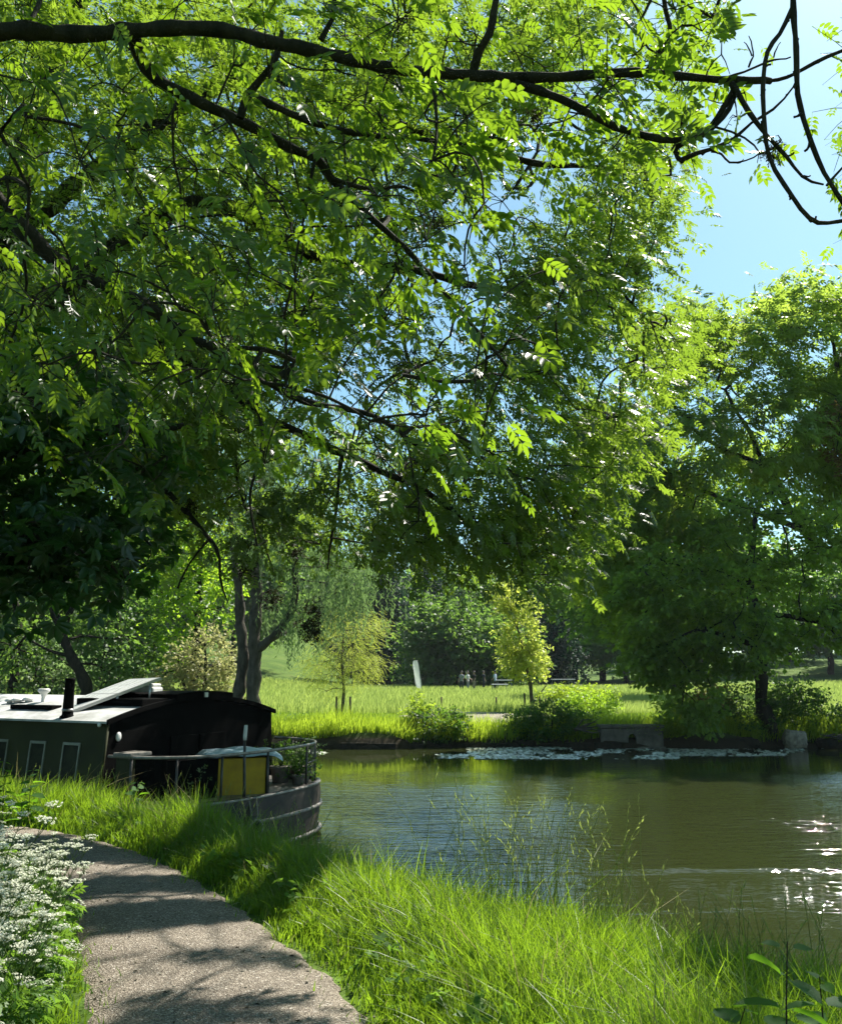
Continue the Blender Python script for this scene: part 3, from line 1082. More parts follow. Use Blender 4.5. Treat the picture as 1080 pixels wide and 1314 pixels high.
# dark dodger cloth laced to the near half of the rail
dg = MB(); ring0 = []
ts = np.linspace(.07, .33, 14)
o = [rim(-.085, t) for t in ts]; i_ = [rim(-.095, t) for t in ts]
loop = [(x, y) for x, y in o] + [(x, y) for x, y in i_[::-1]]
lo = [dg.b.verts.new((x, y, Z0 + .04 + .01 * math.sin(9 * k))) for k, (x, y) in enumerate(loop)]
hi = [dg.b.verts.new((x, y, RZ - .03 + .008 * math.sin(7 * k))) for k, (x, y) in enumerate(loop)]
n = len(loop)
for k in range(n):
    dg.b.faces.new((lo[k], lo[(k + 1) % n], hi[(k + 1) % n], hi[k]))
dg.b.faces.new(lo[::-1]); dg.b.faces.new(hi)
dg.build('rail_cloth', M['black'], boat)
# tiller post standing at the stern
tp = bl(at(316, 1003, 11.75))
tp = Vector((min(tp.x, stern_x(tp.y) - .16), tp.y, Z0 - .08))
til = MB().tube([tp, tp + Vector((0, 0, .22)), tp + Vector((-.015, 0, .5)), tp + Vector((-.02, 0, .80))], [.024, .022, .02, .018], 8).build('tiller', M['rail'], boat)
MB().tube([tp + Vector((-.02, 0, .80)), tp + Vector((-.02, 0, .86)), tp + Vector((-.015, 0, .93)), tp + Vector((-.01, 0, 1.0))], [.022, .027, .026, .022], 10).build('grip', M['white'], til)
MB().lathe([(.06, 0), (.05, .04), (.028, .07)], 12, Matrix.Translation(tp)).build('socket', M['steel'], til)
# loose gear on and round the boat: each its own thing
lp = bl(at(308, 985, 12.15))
lk = thing('deck_locker', 'faded yellow deck locker behind the boat tiller', 'locker', tuple(bworld(lp.x, lp.y, Z0 - .07)), -BA + math.radians(-62) + math.radians(90))
lk.rotation_euler = (0, 0, math.radians(18))
MB().box((-.36, -.0, 0), (.36, .5, .52), .012).build('body', M['yellow'], lk)
for sx in (-.385, .385):
    MB().box((sx - .022, -.015, 0), (sx + .022, .5, .54), .006).build('corner_board', M['black'], lk)
MB().box((-.43, -.03, .54), (.43, .52, .565), .006).build('lid', M['rail'], lk)
tb = bmesh.new()
bmesh.ops.create_grid(tb, x_segments=22, y_segments=14, size=.5)
for v in tb.verts:
    x, y = v.co.x * 1.16, v.co.y * .66
    ex = max(0, abs(v.co.x) - .42) / .08; ey = max(0, abs(v.co.y) - .4) / .1
    v.co = (x, y + .24, .60 + .05 * math.cos(x * 3.1) * math.cos(y * 4) + .012 * math.sin(x * 14 + y * 9) - .06 * ex - .05 * ey)
bmesh.ops.solidify(tb, geom=tb.faces[:], thickness=.008)
me = bpy.data.meshes.new('cover'); tb.to_mesh(me); tb.free(); me.materials.append(M['tarp'])
for p_ in me.polygons: p_.use_smooth = True
cvr = link('cover_sheet', me)
cvr.matrix_world = Matrix.Translation(lk.location) @ Matrix.Rotation(math.radians(18), 4, 'Z')
tag(cvr, 'pale blue shiny cover sheet lying on top of the yellow deck locker', 'cover')
bp = bl(at(168, 998, 11.05))
bxo = thing('storage_box', 'dark storage box with pale lid beside the black cabin end wall', 'box', tuple(bworld(.30, .24, Z0 - .07)), -BA)
MB().box((-.12, -.16, 0), (.12, .16, .63), .01).build('body', M['cabin'], bxo)
MB().box((-.15, -.19, .63), (.15, .19, .68), .012).build('lid', M['strake'], bxo)
# white crate on the roof
p = bl(at(188, 899, 13.0))
cr = thing('plastic_crate', 'white plastic box on the boat roof behind the raised solar panel', 'box', tuple(bworld(p.x, p.y, roof_z(p.y) + .004)), -BA + .2)
MB().box((-.19, -.14, 0), (.19, .14, .15), .03).build('body', M['white'], cr)
MB().box((-.17, -.12, .15), (.17, .12, .20), .022).build('lid', M['white'], cr)
MB().tube([(-.06, 0, .20), (-.05, 0, .235), (.05, 0, .235), (.06, 0, .20)], .01, 6).build('handle', M['alu'], cr)
# coiled rope fender on the stern side
x, y = rim(.05, .30)
fd = at(325, 1040, 11.55)
fl = bl(fd)
best = min((abs(project(bworld(*rim(.07, t), .42))[0, 0] - 325), t) for t in np.linspace(.05, .9, 200))[1]
x, y = rim(.075, best); x2, y2 = rim(.075, best + .01)
ang = math.atan2(y2 - y, x2 - x)
mtx = Matrix.Translation(bworld(x, y, .36)) @ Matrix.Rotation(ang - BA, 4, 'Z') @ Matrix.Rotation(math.pi / 2, 4, 'X')
fen = thing('tyre_fender', 'round old tyre fender hung on ropes at the boat stern', 'fender', tuple(bworld(x, y, .36)))
mt2 = Matrix.Translation(-Vector(fen.location)) @ mtx
MB().torus(.115, .055, mt2).build('tyre', M['tyre'], fen)
mb = MB()
top = Vector(bworld(*rim(.0, best), Z0 + .02)) - Vector(fen.location)
mb.tube([top + Vector((.06, .02, 0)), Vector((.05, 0, .17)), Vector((.02, -.03, .12))], .014, 6)
mb.tube([top + Vector((-.04, 0, 0)), Vector((-.03, -.01, .2)), Vector((-.02, -.03, .12))], .014, 6)
mb.build('rope', M['rope'], fen)
MB().torus(.118, .016, Matrix.Translation((0, 0, .0)) @ mt2 @ Matrix.Translation((0, 0, .052)), 28, 6).build('rope_binding', M['rope'], fen)


def pot_plant(loc, s, seed, label):
    r = np.random.default_rng(seed)
    t = thing('potted_plant', label, 'plant', tuple(loc), 0, 'potted plants on the boat stern')
    MB().lathe([(.07 * s, 0), (.095 * s, .14 * s), (.105 * s, .15 * s), (.105 * s, .17 * s), (.085 * s, .17 * s)], 14).build('pot', M['clay'], t)
    C = r.normal(0, 1, (34, 3)) * [.10 * s, .10 * s, .08 * s] + [0, 0, .30 * s]
    V, Q_, T, Pb = leaves([sprig(6, leaflet4, k) for k in range(3)], C, 2, .03, (.07, .12), .5, .1)
    ch_ = [(np.array([[0, 0, .16 * s], [c[0] * .5, c[1] * .5, .24 * s], c]), np.array([.005, .004, .002])) for c in C[:14]]
    v2, q2 = np_tubes(ch_, 4)
    link('foliage', crown_mesh('foliage', [(V, Q_, T, 0), (v2, q2, None, 1)], [M['willow'] if seed % 2 else M['shrub'], M['stem']]), t)
    return t


for k, (tt, off, s, lab) in enumerate([(.72, -.24, .95, 'grey leaved potted plant beside the yellow locker on the boat stern'), (.80, -.22, 1.15, 'largest bushy potted plant inside the far corner of the stern rail'),
                                       (.655, -.26, .8, 'small green potted plant between the yellow locker and the grey leaved one'), (.26, -.26, 1.0, 'potted plant inside the near side of the stern rail by the pale lidded box')]):
    x, y = rim(off, tt)
    pot_plant(bworld(x, y, Z0 - .07), s * 1.3, 30 + k, lab)
mb = MB()
for k in range(15):
    t0 = .70 + .27 * k / 14
    for dz in (-1, 1):
        t1 = min(.975, max(.68, t0 + .05 * dz))
        a, b_ = rim(-.075, t0), rim(-.075, t1)
        mb.tube([(a[0], a[1], Z0 + .02), ((a[0] + b_[0]) / 2, (a[1] + b_[1]) / 2, Z0 + .28), (b_[0], b_[1], RZ - .02)], .004, 4, False)
mb.build('wire_mesh', M['railtop'], boat)
for k, (tt, off, s_, lab) in enumerate([(.86, -.20, 1.05, 'trailing potted plant at the far end of the wire mesh rail'), (.76, -.55, 1.25, 'tall potted plant in the middle of the boat stern deck')]):
    x, y = rim(off, tt)
    pot_plant(bworld(x, y, Z0 - .07), s_ * 1.3, 41 + k, lab)
x, y = rim(-.22, .905)
rc = MB()
for k in range(5):
    rc.torus(.14 - .012 * (k % 2) - .008 * k, .016, Matrix.Translation((.01 * math.sin(k * 2), .01 * math.cos(k * 2), .016 + .026 * k)), 26, 6)
rco = rc.build('rope_coil', M['rope']); rco.location = tuple(bworld(x, y, Z0 - .068))
tag(rco, 'coil of pale grey rope lying on the stern deck near the far rail', 'rope')
# mooring rope from the stern to the bank
mr0 = Vector(bworld(.25, -.02, Z0 - .02)); mr1 = Vector((-3.3, 9.75, -.02))
tag(MB().tube([mr0, mr0.lerp(mr1, .35) + Vector((0, 0, -.10)), mr0.lerp(mr1, .7) + Vector((0, 0, -.12)), mr1], .012, 6).build('mooring_rope', M['rope']), 'grey mooring rope running from the boat stern down into the bank grass', 'rope')

# ------------------------------------------------------------------ near ash and the other trees
PIN6 = [pinnate(4, leaflet6, k) for k in range(5)] + [pinnate(3, leaflet6, 9), pinnate(5, leaflet6, 10, .36)]
PIN4 = [pinnate(4, leaflet4, 20 + k, .40) for k in range(4)] + [pinnate(3, leaflet4, 29, .45)]
PALM = [palmate(5, leaflet6, k) for k in range(3)] + [palmate(7, leaflet6, 5)]
SPR = [sprig(6, leaflet4, 40 + k) for k in range(5)]
SPRB = [sprig(5, leaflet4, 60 + k, 1.2, .8) for k in range(5)]
STR = [strand(16, 80 + k) for k in range(5)]

LITPOLY = [
    ([(85, 1212), (200, 1202), (345, 1184), (395, 1218), (255, 1232), (85, 1240)], 0.0),
    ([(85, 1242), (255, 1254), (430, 1244), (478, 1300), (330, 1290), (180, 1290), (85, 1300)], 0.0),
    ([(60, 1120), (240, 1114), (300, 1126), (190, 1132), (70, 1134)], 0.0),
    ([(90, 1162), (300, 1146), (335, 1156), (200, 1166), (90, 1172)], 0.0),
    ([(345, 1178), (420, 1140), (540, 1128), (600, 1150), (690, 1180), (740, 1225), (690, 1330), (490, 1330)], 0.05),
    ([(-20, 1005), (240, 1025), (215, 1085), (60, 1064), (-20, 1068)], 0.1),
    ([(-60, 1075), (40, 1095), (95, 1180), (110, 1340), (-60, 1340)], 0.1),
    ([(-60, 1040), (40, 1060), (95, 1150), (110, 1340), (-60, 1340)], 0.4),
]
ROOFPOLY = [(-20, 930), (-20, 905), (200, 868), (225, 893), (130, 930)]


def lit_ok(P, keep=0.06):
    """False where a leaf at P would shade ground the photograph shows in sun"""
    ok = np.ones(len(P), bool)
    for poly, z in LITPOLY:
        k = (P[:, 2] - z) / SD[2]
        G = P - SD[None] * k[:, None]
        vis = G[:, 1] > 1.0
        ok &= ~(inside(poly, project(G)) & vis)
    k = (P[:, 2] - 1.15) / SD[2]
    G = P - SD[None] * k[:, None]
    ok &= ~(inside(ROOFPOLY, project(G)) & (np.abs(G[:, 1] - 12.3) < 2.2))
    return ok | (rng.uniform(0, 1, len(P)) < keep)


def poly_centers(poly, n, d0, d1, check=True, keep=0.06, pw=1.0):
    poly = np.asarray(poly, float)
    lo, hi = poly.min(0), poly.max(0)
    out = []
    tot = 0
    while tot < n:
        p = rng.uniform(lo, hi, (4 * n, 2)); p = p[inside(poly, p)]
        d = d0 + (d1 - d0) * rng.uniform(0, 1, len(p)) ** pw
        P = np.array([at(a[0], a[1], b) for a, b in zip(p, d)])
        if check: P = P[lit_ok(P, keep)]
        out.append(P); tot += len(P)
    return np.concatenate(out)[:n]


def shade_centers(poly, n, z0, z1, crown, g=0.05, back=1.0):
    """crown points that stand between the sun and a patch of ground, inside the crown outline"""
    poly = np.asarray(poly, float); out = []
    for _ in range(60):
        q = rng.uniform(poly.min(0), poly.max(0), (400, 2)); q = q[inside(poly, q)]
        P = np.array([on_z(a, b, g) for a, b in q])
        P = P + SD * (rng.uniform(z0, z1, len(P)) / SD[2])[:, None]
        P = P[inside(crown, project(P))]
        P = P[lit_ok(P, 0)]
        out += list(P)
        if len(out) >= n: break
    return np.array(out[:n]).reshape(-1, 3)


def pxl(pts, d0, d1, w):
    """limb given as photo pixels, a depth at each end and widths in pixels"""
    n = len(pts); P, R = [], []
    for i, p in enumerate(pts):
        d = d0 + (d1 - d0) * i / (n - 1)
        P.append(at(p[0], p[1], d)); R.append((w[0] + (w[1] - w[0]) * (i / (n - 1))) * .5 / F * d)
    return P, R


def base_rel(chains, base):
    return [(P - base, R) for P, R in chains]


def tube_mesh(name, chains, mat, n=8):
    V, Q_ = np_tubes(chains, n)
    # knobbly bark: small real bumps along the limb
    k = V * 38.0
    rr_ = np.concatenate([np.repeat(R, n) for _, R in chains])[:, None]
    V = V + .10 * np.minimum(rr_, .16) * np.stack([np.sin(k[:, 1] + 2 * np.sin(k[:, 2] * .7)), np.sin(k[:, 2] + 2 * np.sin(k[:, 0] * .6)), np.sin(k[:, 0] * 1.1 + 2 * np.sin(k[:, 1] * .8))], 1)
    return npmesh(name, V, Q_, mat, np.full(len(V), .5), smooth=True)


# --- the near ash, its trunk left of the path just outside the view
A0 = np.array([-4.9, 3.9, -.05])
ash = thing('ash_tree', 'tall ash whose dark limbs and leafy twigs hang over the towpath, nearest the viewer', 'tree', tuple(A0))
limbs = []
tr = [A0 + [0, 0, -.2], A0 + [.05, 0, .6], A0 + [.02, .1, 2.2], A0 + [.15, .1, 4.2], A0 + [.2, .25, 6.0], A0 + [.1, .5, 8.2], A0 + [.3, .8, 10.5]]
trunkc = smooth_poly(tr, [.42, .34, .30, .27, .22, .16, .08], .2, .012)
link('trunk', tube_mesh('trunk', base_rel([trunkc], A0), M['bark'], 14), ash)
LM = []
p, r = pxl([(-130, 62), (0, 42), (90, 42), (175, 40), (285, 38), (350, 55), (470, 80), (600, 98), (700, 98), (830, 95), (960, 103), (988, 104)], 4.55, 4.4, (27, 9))
LM.append(([trunkc[0][26], A0 + [1.3, .3, 5.3]] + p, [.14, .10] + r))
LM.append(pxl([(660, 108), (720, 128), (790, 160), (850, 178), (876, 180), (905, 172), (935, 140), (945, 112)], 4.45, 4.4, (13, 6)))
LM.append(pxl([(605, 98), (612, 70), (628, 45), (640, -10), (652, -80)], 4.47, 4.2, (13, 9)))
LM.append(pxl([(828, 94), (840, 72), (858, 50), (852, 15), (846, -30)], 4.42, 4.3, (9, 6)))
LM.append(pxl([(412, 52), (428, 22), (430, -10), (440, -60)], 4.5, 4.4, (9, 6)))
LM.append(pxl([(172, 42), (178, 70), (203, 104), (262, 134), (320, 160), (380, 192), (405, 202), (430, 236), (470, 275), (520, 320), (570, 375), (628, 442), (650, 470)], 4.55, 6.0, (20, 4)))
LM.append(pxl([(308, 152), (322, 120), (350, 82), (362, 40)], 4.8, 4.7, (14, 7)))
LM.append(pxl([(330, 126), (400, 155), (470, 172), (560, 184), (610, 200)], 4.8, 5.2, (12, 4)))
LM.append(pxl([(428, 230), (480, 244), (520, 240), (560, 262)], 5.0, 5.2, (7, 3)))
LM.append(pxl([(405, 205), (395, 260), (380, 330), (378, 420), (372, 520)], 5.0, 5.2, (5, 2)))
LM.append(pxl([(285, 146), (310, 190), (330, 225), (400, 272)], 4.7, 4.9, (5, 3)))
# bare drooping shoots against the sky
LM.append(pxl([(1016, -90), (1018, 0), (1022, 60), (1022, 120), (1036, 170), (1058, 222), (1100, 290)], 4.2, 4.2, (10, 6)))
LM.append(pxl([(1018, 6), (1000, 42), (984, 66), (977, 110), (978, 155), (985, 200), (1006, 240), (1038, 282), (1062, 287), (1100, 278)], 4.2, 4.2, (7, 6)))
LM.append(pxl([(938, 108), (950, 130), (975, 165), (1008, 200), (1030, 226), (1056, 237)], 4.4, 4.2, (9, 3)))
LM.append(pxl([(985, 104), (1010, 98), (1032, 86), (1062, 72), (1120, 52)], 4.4, 4.3, (5, 6)))
LM.append(pxl([(942, 112), (926, 140), (910, 160), (876, 180)], 4.4, 4.45, (9, 7)))
LM.append(pxl([(874, 205), (912, 194), (940, 180), (962, 158), (990, 140), (1016, 112), (1026, 90)], 4.45, 4.3, (7, 2)))
LM.append(pxl([(912, 194), (926, 200), (936, 210), (956, 206), (975, 196)], 4.45, 4.4, (4, 2)))
LM.append(pxl([(876, 182), (868, 195), (876, 208)], 4.45, 4.45, (9, 6)))
LM.append(pxl([(930, 100), (955, 92), (985, 78), (1000, 74), (1014, 73)], 4.4, 4.3, (4, 2)))
LM.append(pxl([(960, 86), (967, 74), (964, 62), (960, 46)], 4.4, 4.35, (3, 1.5)))
LM.append(pxl([(964, 72), (958, 62), (954, 54)], 4.4, 4.35, (2.5, 1.2)))
LM.append(pxl([(992, 74), (998, 62), (1001, 54)], 4.35, 4.3, (2.5, 1.2)))
LM.append(pxl([(1060, 238), (1072, 225), (1090, 205)], 4.2, 4.2, (4, 3)))
LM.append(([np.array([.2, 4.0, 7.3]), np.array([2.4, 5.2, 7.6]), at(1190, 40, 6.6), at(1120, 110, 6.6)], [.06, .045, .03, .008]))
# an unseen limb overhead that carries the drooping shoots
LM.append(([trunkc[0][36], np.array([-2.2, 3.9, 7.4]), np.array([.2, 4.0, 7.3]), at(1016, -90, 4.2)], [.13, .09, .05, .022]))
for P, R in LM[11:19]:
    c, r_ = smooth_poly(P, R, .05)
    for k in range(2, len(c) - 2, 3):
        if rng.uniform() < .6:
            d_ = unit(unit(c[k + 1] - c[k]) * .8 + rng.normal(0, .8, 3)); L_ = rng.uniform(.02, .07)
            LM.insert(len(LM) - 2, ([c[k], c[k] + d_ * L_ * .6, c[k] + d_ * L_ + [0, 0, .01]], [r_[k] * .8, r_[k] * .5, r_[k] * .45]))
ashnodes = []
for k, (P, R) in enumerate(LM):
    c = smooth_poly(P, R, .07, .006 if k else .012)
    n = 10 if R[0] > .03 else 7
    link('limb', tube_mesh('limb', base_rel([c], A0), M['bark'], n), ash)
    if k < 11 or k == len(LM) - 2: ashnodes.append(c[0][::3])
ashnodes = np.concatenate(ashnodes)
P1 = [(-60, -30), (905, -30), (925, 40), (895, 85), (920, 120), (880, 150), (840, 180), (760, 200), (690, 250), (640, 300), (590, 420), (640, 470), (625, 600), (560, 640), (480, 590), (380, 600), (250, 590), (-60, 540)]
Ca = poly_centers(P1, 240, 3.9, 7.0, keep=.03)
Ca = np.concatenate([Ca, shade_centers([(720, 1235), (1080, 1200), (1080, 1335), (820, 1335)], 60, 4, 9, [(1072, -400), (1700, -400), (1700, 330), (1100, 300)]), poly_centers([(1075, 30), (1120, 20), (1300, -60), (1300, 260), (1120, 225), (1062, 170)], 40, 5.5, 8.0)])  # first set: unseen foliage added beyond the right edge to shade the bank
# the upper crown above the view: patchy, it lays shade on the leaves below
OV = np.stack([rng.uniform(-8, 6, 9000), rng.uniform(1.5, 13, 9000), rng.uniform(7.0, 12.5, 9000)], 1)
OV = OV[project(OV)[:, 1] < -70]
OV = OV[np.sin(OV[:, 0] * 1.5 + 1.2 * np.sin(OV[:, 1] * .8)) + np.sin(OV[:, 1] * 1.3 + OV[:, 2] * .9) > -.1]
OV = OV[(OV[:, 0] < 1.5 + .9 * np.sin(OV[:, 1])) & lit_ok(OV, .0)][:680]
Cs = np.array([at(*q) for q in [(955, 120, 4.4), (945, 150, 4.4), (915, 130, 4.4), (925, 70, 4.3), (900, 40, 4.3), (915, 20, 4.3), (990, 190, 4.3), (1002, 180, 4.3), (975, 198, 4.35), (930, 165, 4.4), (880, 160, 4.4)]])
V0, Q0, T0, B0_ = leaves(PIN4, OV, 15, .34, (.20, .32), .95, .3, cull=True)
Cc = np.concatenate([Ca, Cs, OV])
chains = attach(np.concatenate([ashnodes, trunkc[0][28:]]), Cc, .0045, .45, .018, .04)
outc = A0 + [1, 1, 6]
V1, Q1, T1, B1 = leaves(PIN6, Ca, 5, .20, (.17, .28), .95, .30, outward=outc, flat=.8, cull=True)
V2, Q2, T2, B2 = leaves(PIN6, Cs, 2, .05, (.12, .20), .8, .35)
def twigs_to(C, B):
    return [(np.array([c, (c + b_) / 2 + [0, 0, .02], b_]), np.array([.004, .003, .002])) for b_ in B for c in [C[np.argmin(((C - b_) ** 2).sum(1))]]]


tw = twigs_to(Ca, B1) + twigs_to(Cs, B2)
Vt, Qt = np_tubes(chains + tw, 4)
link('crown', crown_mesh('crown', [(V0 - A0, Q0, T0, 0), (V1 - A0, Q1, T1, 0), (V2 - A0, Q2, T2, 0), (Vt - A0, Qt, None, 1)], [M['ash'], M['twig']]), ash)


def seed_bunch(c, s, parent, base):
    C = rng.normal(0, 1, (26, 3)) * [s * .42, s * .42, s * .5] + c
    V, Q_, T, _ = leaves([sprig(7, leaflet4, 3, 1.5, .4)], C, 2, s * .12, (s * .5, s * .8), .2, .6)
    link('seed_clumps', npmesh('seed_clumps', V - base, Q_, M['key'], T), parent)


for q in [(990, 192, 4.3, .06), (560, 285, 5.2, .07), (690, 150, 4.8, .07)]:
    seed_bunch(at(*q[:3]), q[3], ash, A0)

# --- second ash: trunk on the bank beyond the left edge, crown reaching over the river
B0 = np.array([-7.2, 11.75, -.1])
ash2 = thing('ash_tree', 'leaning ash further along the near bank, its bright crown arching over boat and river', 'tree', tuple(B0))
tr = [B0 + [0, 0, -.2], B0 + [.1, 0, .8], B0 + [.3, -.1, 3], B0 + [.5, -.1, 5.5], B0 + [.9, -.1, 8.5], B0 + [1.5, 0, 11.5], B0 + [2.2, .1, 14]]
tk2 = smooth_poly(tr, [.46, .38, .33, .28, .22, .15, .07], .25, .015)
link('trunk', tube_mesh('trunk', base_rel([tk2], B0), M['bark'], 14), ash2)
LB = []
p, r = pxl([(-90, 170), (0, 262), (60, 325), (100, 352), (145, 373), (200, 400), (240, 430), (300, 462), (350, 492), (390, 515), (470, 530), (540, 575)], 7.2, 9.2, (28, 5))
LB.append(([tk2[0][18], B0 + [1.6, -2.3, 6.1]] + p, [.17, .15] + r))
LB.append(pxl([(97, 349), (150, 315), (200, 296), (240, 283), (306, 272)], 7.4, 7.6, (8, 3)))
LB.append(pxl([(350, 490), (400, 450), (430, 430), (475, 398), (520, 330)], 8.6, 9.4, (9, 3)))
LB.append(pxl([(470, 530), (500, 495), (540, 470)], 9.0, 9.4, (4, 2)))
LB.append(pxl([(320, 475), (335, 560), (322, 640), (330, 700)], 8.5, 8.8, (6, 2)))
LB.append(([tk2[0][24], np.array([-3.6, 11.7, 8.6]), at(400, 330, 11.8), at(520, 345, 12), at(640, 370, 12.2), at(760, 350, 12.3), at(840, 420, 12)], [.17, .13, .09, .07, .05, .035, .015]))
LB.append(([tk2[0][20], np.array([-4.2, 11.4, 6.3]), at(350, 540, 11.2), at(460, 590, 11.3), at(560, 640, 11.5), at(640, 700, 11.8), at(720, 712, 12)], [.13, .10, .06, .05, .04, .028, .01]))
LB.append(([tk2[0][32], np.array([-3.0, 12, 11.0]), at(480, 150, 12.2), at(640, 200, 12.3), at(760, 215, 12.3), at(860, 225, 12.2)], [.15, .12, .08, .06, .04, .012]))
LB.append(([tk2[0][17], np.array([-5.3, 10.6, 4.8]), at(150, 600, 9.8), at(185, 604, 9.9), at(232, 652, 10), at(276, 702, 10), at(284, 740, 10.1), at(292, 772, 10.1)], [.07, .06, .05, .045, .035, .024, .016, .008]))
LB.append(pxl([(268, 692), (245, 720), (228, 755)], 10, 10.1, (4, 2)))
LB.append(pxl([(300, 560), (305, 610), (318, 660), (340, 700), (352, 740)], 10.6, 10.8, (4, 2)))
LB.append(pxl([(440, 580), (432, 640), (425, 690), (420, 730)], 11, 11, (6, 2)))
nodes2 = []
for k, (P, R) in enumerate(LB):
    c = smooth_poly(P, R, .12, .012)
    link('limb', tube_mesh('limb', base_rel([c], B0), M['bark'], 9 if R[0] > .04 else 6), ash2)
    nodes2.append(c[0][::3])
nodes2 = np.concatenate(nodes2)
P2 = [(-40, -30), (890, -30), (905, 40), (880, 80), (865, 130), (885, 190), (868, 250), (845, 300), (818, 345), (845, 385), (900, 430), (880, 480), (830, 560), (780, 610), (745, 650), (742, 722), (690, 742), (560, 722), (470, 702), (400, 700), (310, 705), (230, 650), (140, 600), (-40, 560)]
Cb = np.concatenate([poly_centers(P2, 760, 9.0, 13.0, keep=.02), poly_centers(P2, 900, 13.0, 18.5, keep=.02), poly_centers([(150, 540), (330, 520), (520, 560), (560, 700), (470, 705), (400, 712), (300, 735), (200, 700)], 110, 10.0, 14.0, keep=.05)])
Cb3 = poly_centers([(380, 380), (520, 360), (580, 560), (520, 640), (420, 620), (370, 480)], 70, 11.5, 15, keep=.1)
Cb2 = poly_centers([(560, 690), (620, 640), (700, 600), (760, 640), (745, 725), (690, 745), (600, 730)], 40, 10.5, 13, keep=.2)
STREAK = [(265, 1234), (400, 1222), (428, 1240), (290, 1250)]
STREAK2 = [(160, 1303), (310, 1296), (330, 1312), (140, 1316)]
PATHDARK = [(95, 1085), (215, 1104), (345, 1175), (320, 1185), (200, 1195), (85, 1195), (60, 1140)]
HULLDARK = [(190, 1080), (330, 1060), (470, 1120), (420, 1135), (340, 1172), (215, 1100)]
GRASSDARK = [(420, 1215), (470, 1165), (560, 1150), (640, 1165), (620, 1190), (520, 1195)]
P12 = [(-300, -260), (890, -260)] + P2[2:-1] + [(-300, 560)]
Sh = [shade_centers(PATHDARK, 38, 5, 9.5, P12), shade_centers(HULLDARK, 60, 5, 9.5, P12), shade_centers(GRASSDARK, 22, 6, 10.5, P12), shade_centers(STREAK, 5, 4, 11, P12), shade_centers(STREAK2, 5, 4, 11, P12)]
Cb = np.concatenate([Cb, Cb2, Cb3] + Sh)
ch2 = attach(nodes2, Cb, .006, .45, .035, .05)
V1, Q1, T1, B1 = leaves(PIN4, Cb, 22, .30, (.17, .29), .95, .28, outward=B0 + [2, 0, 7], flat=.75, cull=True)
Vt, Qt = np_tubes(ch2, 4)
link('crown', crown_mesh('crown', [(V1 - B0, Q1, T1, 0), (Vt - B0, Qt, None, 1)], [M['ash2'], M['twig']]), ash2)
for q in [(245, 646, 10, .13), (315, 690, 10.3, .13), (362, 683, 10.8, .11), (318, 730, 10.4, .15), (352, 765, 10.5, .13), (396, 795, 10.8, .14), (404, 780, 10.8, .12), (398, 812, 10.8, .12), (378, 700, 10.9, .14), (480, 700, 11.2, .12), (548, 690, 11.3, .12), (690, 350, 12, .16), (520, 460, 11.5, .16)]:
    seed_bunch(at(*q[:3]), q[3], ash2, B0)

# --- dark broad-leaved tree at the left
C0 = np.array([-6.3, 6.8, -.05])
chn = thing('chestnut_tree', 'dark large leaved tree hanging in from the left edge above the cow parsley', 'tree', tuple(C0))
tk3 = smooth_poly([C0 + [0, 0, -.2], C0 + [0, 0, .8], C0 + [.2, .1, 2.5], C0 + [.3, .2, 4.5], C0 + [.3, .3, 7]], [.34, .28, .24, .18, .07], .2, .012)
link('trunk', tube_mesh('trunk', base_rel([tk3], C0), M['bark'], 12), chn)
LC = [([tk3[0][16], C0 + [1.6, .1, 3.9]] + pxl([(40, 585), (100, 568), (150, 548), (200, 551), (236, 545)], 7.0, 7.3, (17, 12))[0], [.10, .08, .055, .05, .045, .04, .025]),
      ([tk3[0][12], C0 + [1.5, .2, 2.9], at(0, 690, 6.8), at(90, 700, 6.9), at(170, 745, 7)], [.08, .06, .04, .03, .01]),
      ([tk3[0][20], C0 + [1.5, .1, 4.7], at(-20, 480, 6.8), at(60, 520, 6.9)], [.08, .06, .04, .012])]
nd = [tk3[0][14:]]
for P, R in LC:
    c = smooth_poly(P, R, .1, .01); nd.append(c[0][::3])
    link('limb', tube_mesh('limb', base_rel([c], C0), M['bark'], 9), chn)
Cq = poly_centers([(-230, 380), (20, 430), (95, 480), (180, 540), (225, 575), (185, 640), (195, 700), (190, 745), (150, 765), (95, 735), (40, 775), (-230, 790)], 230, 6.2, 8.2, keep=.1)
ch3 = attach(np.concatenate(nd), Cq, .006, .45, .03, .03)
V1, Q1, T1, B1 = leaves(PALM, Cq, 9, .20, (.10, .17), 1.0, .45, flat=.7, cull=True)
Vt, Qt = np_tubes(ch3, 4)
link('crown', crown_mesh('crown', [(V1 - C0, Q1, T1, 0), (Vt - C0, Qt, None, 1)], [M['chestnut'], M['twig']]), chn)


# --- trees across the water
def blob(px, py, rx, ry, d, rd):
    c = at(px, py, d)
    return c, np.array([rx / F * d, rd, ry / F * d])


def blob_centers(blobs, n, hollow=.45):
    vol = np.array([(r[0] * r[1] * r[2]) ** .6 for _, r in blobs]); vol /= vol.sum()
    out = []
    for (c, r), f in zip(blobs, vol):
        k = max(3, int(round(n * f)))
        D = unit(rng.normal(0, 1, (k, 3)))
        rad = rng.uniform(hollow ** 3, 1, k) ** (1 / 3)
        lump = 1 + .22 * np.sin(D[:, 0] * 5 + c[0]) * np.sin(D[:, 2] * 6 + c[2]) + rng.normal(0, .06, k)
        out.append(c + D * (rad * lump)[:, None] * r)
    return np.concatenate(out)


